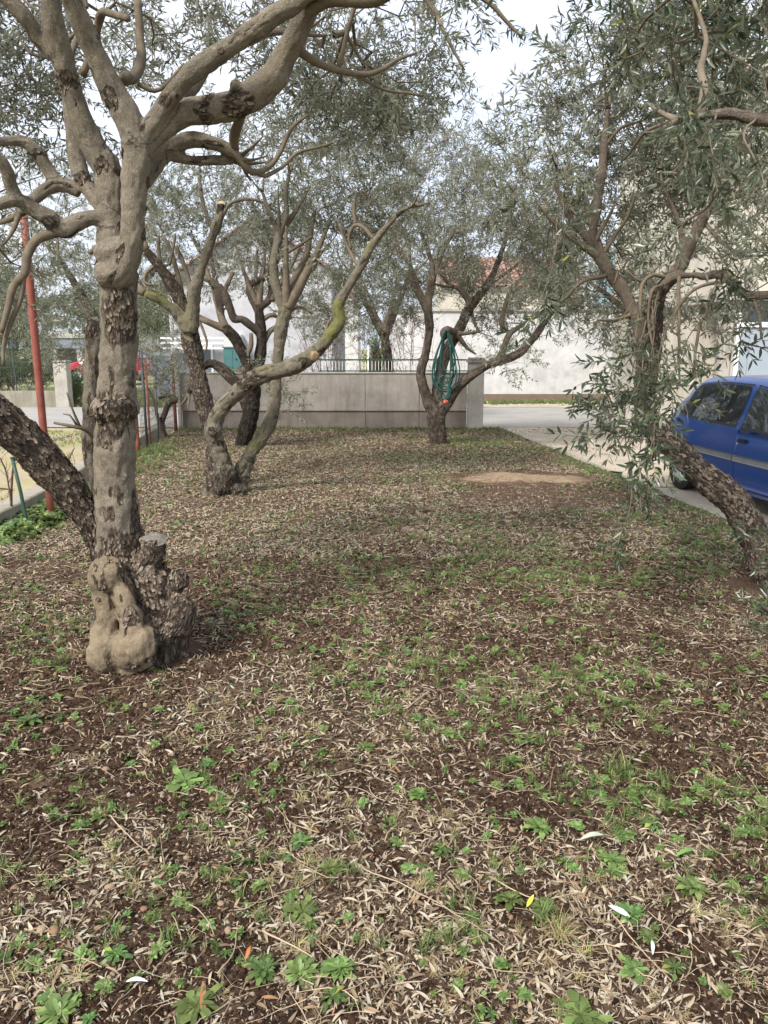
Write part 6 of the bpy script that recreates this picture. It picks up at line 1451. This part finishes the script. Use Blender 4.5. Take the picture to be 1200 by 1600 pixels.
def bare(x, y):   # 1 where soil lies open
    b = sstep(-.24, .14, fbm(P3(x, y) * 2.2, 4, 55) + .55 * fbm(P3(x, y) * 7, 3, 56)) * .88 + .1
    b = b * np.interp(y, [1.5, 3, 5, 8, 16], [1.0, .95, .75, .5, .42])
    return np.clip(b, 0, 1)
def inpatch(x, y):
    x = x + .25 * fbm(P3(x, y) * 3, 3, 5); y = y + .25 * fbm(P3(x, y) * 3 + 9, 3, 6)
    return np.maximum(sstep(-.05, .3, ellipse(x, y, PATCH_S)), .8 * sstep(-.1, .2, ellipse(x, y, PATCH_M)))
def scatter_ground(name, coll, X, Y, size, tilt=.3, sink=0.0, kind='stuff', lift=0.0, label=None):
    n = len(X); Z = gz(X, Y) + lift * size - sink
    eul = np.c_[gr.normal(0, tilt, n), gr.normal(0, tilt, n), gr.uniform(0, 6.283, n)]
    o = scatter(name, None, np.c_[X, Y, Z], eul, size, gr.integers(0, len(coll.objects), n), coll)
    tag(o, label or None, None); print(name, n); return o
def green(x, y):
    g_ = sstep(-.05, .4, .7 * fbm(P3(x, y) * 1.1, 4, 91) + .8 * fbm(P3(x, y) * 4.5, 3, 93) + .10) * np.interp(x, [-4, -1, 1.0, 3], [.35, .40, .85, 1.1])
    g_ = g_ * np.interp(y, [1.5, 3.0, 4.5, 6, 10, 16], [.75, .75, .8, .85, .9, .9])
    return np.clip(g_, 0, 1)
def along_edges(x, y):
    e = .5 * sstep(-.15, .25, fbm(P3(x, y) * 2.5, 3, 8)) * sstep(1.3, .2, x - left_edge(np.maximum(y, 7))) * sstep(9.2, 10.5, y) + 1.0 * sstep(.9, .1, 16.3 - y) + sstep(.9, 0, np.hypot((x - 1.5) / 1.2, (y - 13.6) / 1.3)) * .9 + sstep(.7, .2, right_edge(y) - x) * .35
    return np.clip(e, 0, 1)
# litter
X, Y = ground_points(104000, 1.3, 7.0, 1.0, lambda x, y: (1 - bare(x, y) * .93) * (1 - inpatch(x, y)) * np.interp(y, [1.5, 3.2, 4.5], [.45, .70, 1.0]))
scatter_ground('leaf_litter', LIT, X, Y, gr.uniform(.020, .056, len(X)), .36, lift=.03)
X, Y = ground_points(230000, 6.0, 16.2, .9, lambda x, y: (1 - bare(x, y) * .9) * (1 - .97 * inpatch(x, y)))
scatter_ground('leaf_litter', LIT, X, Y, gr.uniform(.035, .065, len(X)), .4, lift=.07)
X, Y = ground_points(26000, 7.2, 10.6, 1.0, lambda x, y: inpatch(x, y) * 1.0 * (1 - sstep(0, .7, ellipse(x, y, PATCH_S)) * .7))
scatter_ground('leaf_litter', LIT, X, Y, gr.uniform(.015, .04, len(X)), .3, lift=.06)
X, Y = ground_points(110000, 1.3, 9.0, 1.0, lambda x, y: .35 + .65 * (1 - bare(x, y)))
scatter_ground('leaf_crumbs', LIT, X, Y, gr.uniform(.008, .022, len(X)), .5, lift=.2)
# crumbs and pebbles
X, Y = ground_points(190000, 1.3, 6.5, 1.3, lambda x, y: .25 + .75 * bare(x, y))
scatter_ground('soil_crumbs', CLO, X, Y, gr.uniform(.005, .016, len(X)) * (1 + (gr.random(len(X)) < .04) * .9), .6)
X, Y = ground_points(26000, 1.3, 9, 1.2, lambda x, y: .3 + .7 * bare(x, y))
scatter_ground('pebbles', PEB, X, Y, gr.uniform(.005, .015, len(X)) * (1 + (gr.random(len(X)) < .05) * 1.0), .5)
# dry straws and thin twigs
mb = MB(); X, Y = ground_points(4200, 1.3, 12, 1.1)
for i, (x, y) in enumerate(zip(X, Y)):
    a = gr.uniform(0, 6.283); l = gr.uniform(.04, .20); c = gr.normal(0, .6); n = 4; q = []
    for k in range(n + 1):
        u = k / n - .5; xx = x + math.cos(a + c * u) * l * u; yy = y + math.sin(a + c * u) * l * u; q.append((xx, yy, 0))
    q = np.array(q); q[:, 2] = gz(q[:, 0], q[:, 1]) + .008 + gr.uniform(0, .014, n + 1)
    mb.tube(q, np.linspace(1, .5, n + 1) * gr.uniform(.0008, .0022), 4, False)
M['straw'] = plain('dry_straw', (.36, .28, .19), .8, .4, 4, 0)
tag(mb.build('dry_twigs', M['straw'], smooth=True), kind='stuff')
# greenery nobody could count
X, Y = ground_points(60000, 1.6, 16.1, .85, lambda x, y: (green(x, y) * .62 + .07) * (1 - inpatch(x, y)))
scatter_ground('low_weeds', ROS, X, Y, gr.uniform(.02, .075, len(X)) * np.interp(Y, [2, 6, 14], [.9, .95, 1.0]), .3, lift=.12)
X, Y = ground_points(60000, 1.8, 16.2, .8, lambda x, y: (sstep(.2, .7, green(x, y)) * .45 + .03 + .9 * along_edges(x, y)) * (1 - inpatch(x, y)))
scatter_ground('grass', TUF, X, Y, gr.uniform(.03, .075, len(X)) * (1 + .6 * along_edges(X, Y)), .12)
X, Y = ground_points(11000, 1.5, 14, .9, lambda x, y: .35 * (1 - bare(x, y)) * (1 - inpatch(x, y)))
scatter_ground('dry_grass', DRY, X, Y, gr.uniform(.03, .08, len(X)), .15)
# tall weeds along the kerb and fence at the left, by the road and wall foot
def strip(n, pts, wd):
    pts = np.array(pts, float); u = gr.random(n) * (len(pts) - 1); i = u.astype(int); f = (u - i)[:, None]; q = pts[i] * (1 - f) + pts[np.minimum(i + 1, len(pts) - 1)] * f
    return q[:, 0] + gr.normal(0, wd, n), q[:, 1] + gr.normal(0, wd, n)
X, Y = strip(420, [(-3.4, 6.4), (-3.45, 8.2), (-3.6, 9.0)], .14); scatter_ground('kerb_weeds', ROS, X, Y, gr.uniform(.09, .22, len(X)), .35, lift=.12)
X, Y = strip(220, [(-3.5, 10.2), (-3.75, 12), (-3.9, 13)], .28); scatter_ground('grass', TUF, X, Y, gr.uniform(.08, .17, len(X)), .15)
def flat_scatter(name, coll, X, Y, z, s, tilt=.15):
    n = len(X); scatter(name, None, np.c_[X, Y, np.full(n, z)], np.c_[gr.normal(0, tilt, n), gr.normal(0, tilt, n), gr.uniform(0, 6.283, n)], s, gr.integers(0, len(coll.objects), n), coll)
X, Y = strip(500, [(2.8, 24.6), (6.5, 24.9)], .35); flat_scatter('verge_grass', TUF, X, Y, -.06, gr.uniform(.06, .2, 500))
X = gr.uniform(-9, -4.0, 5200); Y = gr.uniform(5.5, 16.5, 5200); k = (fbm(P3(X, Y) * .6, 3, 13) > .0) & (X < left_edge(Y) - .5); flat_scatter('yard_grass', TUF, X[k], Y[k], -.08, gr.uniform(.03, .08, k.sum()))
X = gr.uniform(-14, -3, 2600); Y = gr.uniform(23.6, 34, 2600); flat_scatter('field_grass', TUF, X, Y, -.16, gr.uniform(.12, .35, 2600))

# ---------------------------------------------------------------- the weeds one can pick out
BIG = [
 (843, 1300, .115, 1, 'broad bright green weed rosette with many upright leaves, largest right of centre'),
 (1020, 1292, .10, 0, 'green weed rosette in litter, above and left of the single glossy leaf'),
 (1084, 1392, .11, 1, 'dense round green weed on bare soil near the right edge'),
 (795, 1412, .10, 5, 'pale green weed rosette beside a yellow leaf, left of the dry grass tuft'),
 (845, 1422, .09, 2, 'darker green weed just above the dry grass tuft'),
 (520, 1358, .105, 1, 'compact green weed rosette alone on bare soil near the middle'),
 (986, 1430, .10, 3, 'oval leaved green weed beside a white fallen leaf'),
 (1012, 1468, .075, 4, 'small bright weed below the oval leaved one'),
 (990, 1516, .09, 2, 'green weed close above the bottom right litter'),
 (1054, 1518, .07, 0, 'small green weed with a yellow spot in the lower right corner area'),
 (411, 1523, .105, 3, 'spoon leaved green weed with tall fresh leaves at the lower middle'),
 (470, 1525, .10, 1, 'green weed between two others near the bottom middle'),
 (527, 1520, .115, 5, 'bright spoon leaved weed with a brown dead leaf through it'),
 (308, 1578, .12, 4, 'tall leaved weed at the bottom edge left of the middle'),
 (92, 1590, .13, 1, 'broad round leaved weed at the bottom left corner'),
 (905, 1592, .14, 2, 'large leafy weed cut by the bottom edge at the right'),
 (520, 1570, .09, 0, 'weed at the bottom edge below the spoon leaved one'),
 (472, 1432, .12, 2, 'long leaved weed with a bent stem left of the middle'),
 (655, 1242, .09, 5, 'light green weed rosette alone above the straw patch'),
 (797, 1192, .11, 3, 'spreading green weed in the middle distance right of centre'),
 (703, 1150, .08, 1, 'small bright green rosette on dark soil, lower of two'),
 (706, 1117, .075, 2, 'small bright green rosette on dark soil, upper of two'),
 (45, 1130, .13, 3, 'pale small leaved weed clump at the far left edge'),
 (182, 1498, .09, 0, 'bluish green weed on bare soil at the lower left'),
 (573, 1166, .08, 4, 'flat green weed near the centre among pale litter'),
 (290, 1222, .17, 2, 'wide dark green weed clump left of the middle'),
 (468, 1318, .085, 3, 'narrow weed tuft above the bent stemmed one'),
 (825, 1156, .10, 0, 'low green weed right of the pair of bright rosettes'),
 (955, 1345, .10, 4, 'loose green weed beneath the long pale leaf'),
 (1000, 1236, .09, 1, 'dark small leaved weed towards the right edge'),
 (688, 1330, .08, 0, 'small green weed in the litter right of the compact rosette'),
 (182, 1058, .13, 2, 'glossy green weed at the foot of the burled trunk'),
 (355, 965, .09, 5, 'flat yellow green weed right of the burled trunk'),
]
rmesh = [o.data for o in ROS.objects]
for i, (px, py, s, v, lab) in enumerate(BIG):
    p = G(px, py); z = gz1(p[0], p[1]); me = rmesh[v % len(rmesh)]
    o = add('weed', me, None, (p[0], p[1], z), (gr.normal(0, .08), gr.normal(0, .08), gr.uniform(0, 6.28)), s * gr.uniform(1.0, 1.2)); o.location.z += .012; tag(o, lab, 'weed', 'weeds scattered over the soil')
def tuft_at(px, py, s, coll, lab, cat='grass tuft', n=3):
    p = G(px, py); t = thing(cat.replace(' ', '_'), lab, cat, (p[0], p[1], gz1(p[0], p[1]))); ms = [o.data for o in coll.objects]
    for k in range(n):
        c = add('blades', ms[(k + int(px)) % len(ms)], t, (gr.normal(0, .03), gr.normal(0, .025), 0), (0, 0, gr.uniform(0, 6)), s * gr.uniform(.7, 1.1)); tag(c, kind='stuff')
    return t
tuft_at(872, 1462, .11, DRY, 'straw coloured grass tuft with green blades at the lower right', n=5)
tuft_at(860, 1450, .09, TUF, 'dark green grass tuft growing into the straw coloured one')
tuft_at(690, 1478, .10, TUF, 'dark green grass tuft at the bottom middle')
tuft_at(10, 1375 + 60, .06, TUF, 'small grass tuft at the left edge')
tuft_at(965, 1210, .12, TUF, 'tall upright grass tuft right of the broad rosette')
tuft_at(450, 1115, .09, TUF, 'grass tuft in the middle of the litter')
tuft_at(100, 1045, .11, TUF, 'grass tuft left of the burled trunk foot')
X = gr.uniform(2.5, 8, 4200); Y = gr.uniform(4.5, 16.5, 4200); e_ = X - right_edge(Y); k = (e_ > .08) & (gr.random(4200) < np.exp(-e_ / .55) + .05)
flat_scatter('drive_leaves', LIT, X[k], Y[k], -.055, gr.uniform(.02, .055, k.sum()), .3)
X = gr.uniform(2.5, 10, 9000); Y = gr.uniform(5, 17, 9000); k = (X - right_edge(Y) > .08) & (fbm(P3(X, Y) * .8, 3, 44) > .05); flat_scatter('drive_gravel', PEB, X[k], Y[k], -.06, gr.uniform(.008, .03, k.sum()), .5)
# single fallen leaves that catch the eye
def one_leaf(px, py, L, col, lab, rz, mat=None):
    p = G(px, py); V = np.zeros(0); me = LIT.objects[int(px) % 9].data.copy(); m = mat or plain('leaf_' + lab.split()[0], col, .5, .15, 60, 0); me.materials.clear(); me.materials.append(m)
    o = add('fallen_leaf', me, None, (p[0], p[1], gz1(p[0], p[1]) + .022), (.15, -.1, rz), (L, L * 1.35, L)); tag(o, lab, 'leaf')
one_leaf(967, 1430, .075, (.50, .55, .48), 'white backed olive leaf lying beside the oval leaved weed', -.9)
one_leaf(1018, 1490, .05, (.45, .52, .45), 'short pale green leaf lying left of the small yellow spotted weed', 1.3)
one_leaf(828, 1418, .055, (.50, .48, .06), 'yellow leaf standing between the weeds above the straw tuft', 1.0)
one_leaf(1070, 1342, .075, (.12, .24, .06), 'single glossy green leaf lying flat at the right', .3)
one_leaf(925, 1315, .085, (.36, .38, .30), 'long pale grey leaf lying under the green rosette', .15)
one_leaf(215, 1545, .06, (.62, .66, .60), 'whitish leaf on bare soil at the lower left', -.1)
one_leaf(388, 1497, .045, (.45, .15, .05), 'orange brown leaf standing on bare soil', 1.4)
one_leaf(318, 1572, .10, (.33, .15, .07), 'long red brown leaf across the weed at the bottom edge', 1.8)
one_leaf(1124, 1072, .05, (.66, .66, .64), 'white scrap leaf on the litter at the right', .5)
# stones one can pick out
for (px, py, s, lab) in [(84, 1455, .03, 'long ochre stone on the soil at the lower left'), (65, 1452, .028, 'squarish ochre stone left of the long one'), (147, 1392, .024, 'rounded tan stone beside a pale leaf'), (171, 1383, .026, 'broad pinkish grey stone in the litter'),
   (345, 1412, .02, 'pale ochre stone right of the small weed'), (257, 1328, .018, 'small orange stone in the middle of the litter'), (112, 1563, .025, 'reddish clay lump at the bottom left'), (1045, 1352, .022, 'flat tan stone left of the glossy green leaf'),
   (1122, 1548, .02, 'small brown stone at the bottom right'), (300, 1240 - 33, .024, 'tan stone at the edge of the dark weed clump'), (1162, 1470, .018, 'light brown stone near the right edge')]:
    p = G(px, py); o = add('stone', PEB.objects[int(px) % 5].data, None, (p[0], p[1], gz1(p[0], p[1]) + .004), (0, 0, px * .7), (s * 1.3, s, s)); tag(o, lab, 'stone', 'loose stones on the soil')
# a few fallen twigs
for i, (pts, rr_, lab) in enumerate([([(560, 1358), (640, 1395), (735, 1450), (790, 1490)], .0022, 'long thin straw running from the middle towards the lower right'), ([(410, 1460), (455, 1485), (495, 1510)], .003, 'pale bent twig at the lower middle'),
    ([(340, 1530), (365, 1495), (370, 1460)], .0022, 'thin pale twig curving up beside the spoon leaved weeds'), ([(172, 1278), (200, 1310), (235, 1340)], .0026, 'thin grey twig lying across the litter at the left'), ([(765, 1375), (830, 1410), (905, 1400)], .0024, 'curved brown twig above the pale green rosette'),
    ([(635, 1110), (655, 1095), (672, 1082)], .005, 'short thick dry twig lying in the middle distance'), ([(955, 1430), (985, 1470), (1010, 1500), (1050, 1540)], .002, 'thin straw passing the white backed leaf')]):
    P = np.array([G(a, b) for a, b in pts]); P = spline(P, .02); P[:, 2] = gz(P[:, 0], P[:, 1]) + .018
    mb = MB(); mb.tube(P - P[0], np.linspace(1, .5, len(P)) * rr_, 6); o = mb.build('fallen_twig', M['straw'], None, loc=(0, 0, 0), smooth=True); o.location = P[0]; tag(o, lab, 'twig')
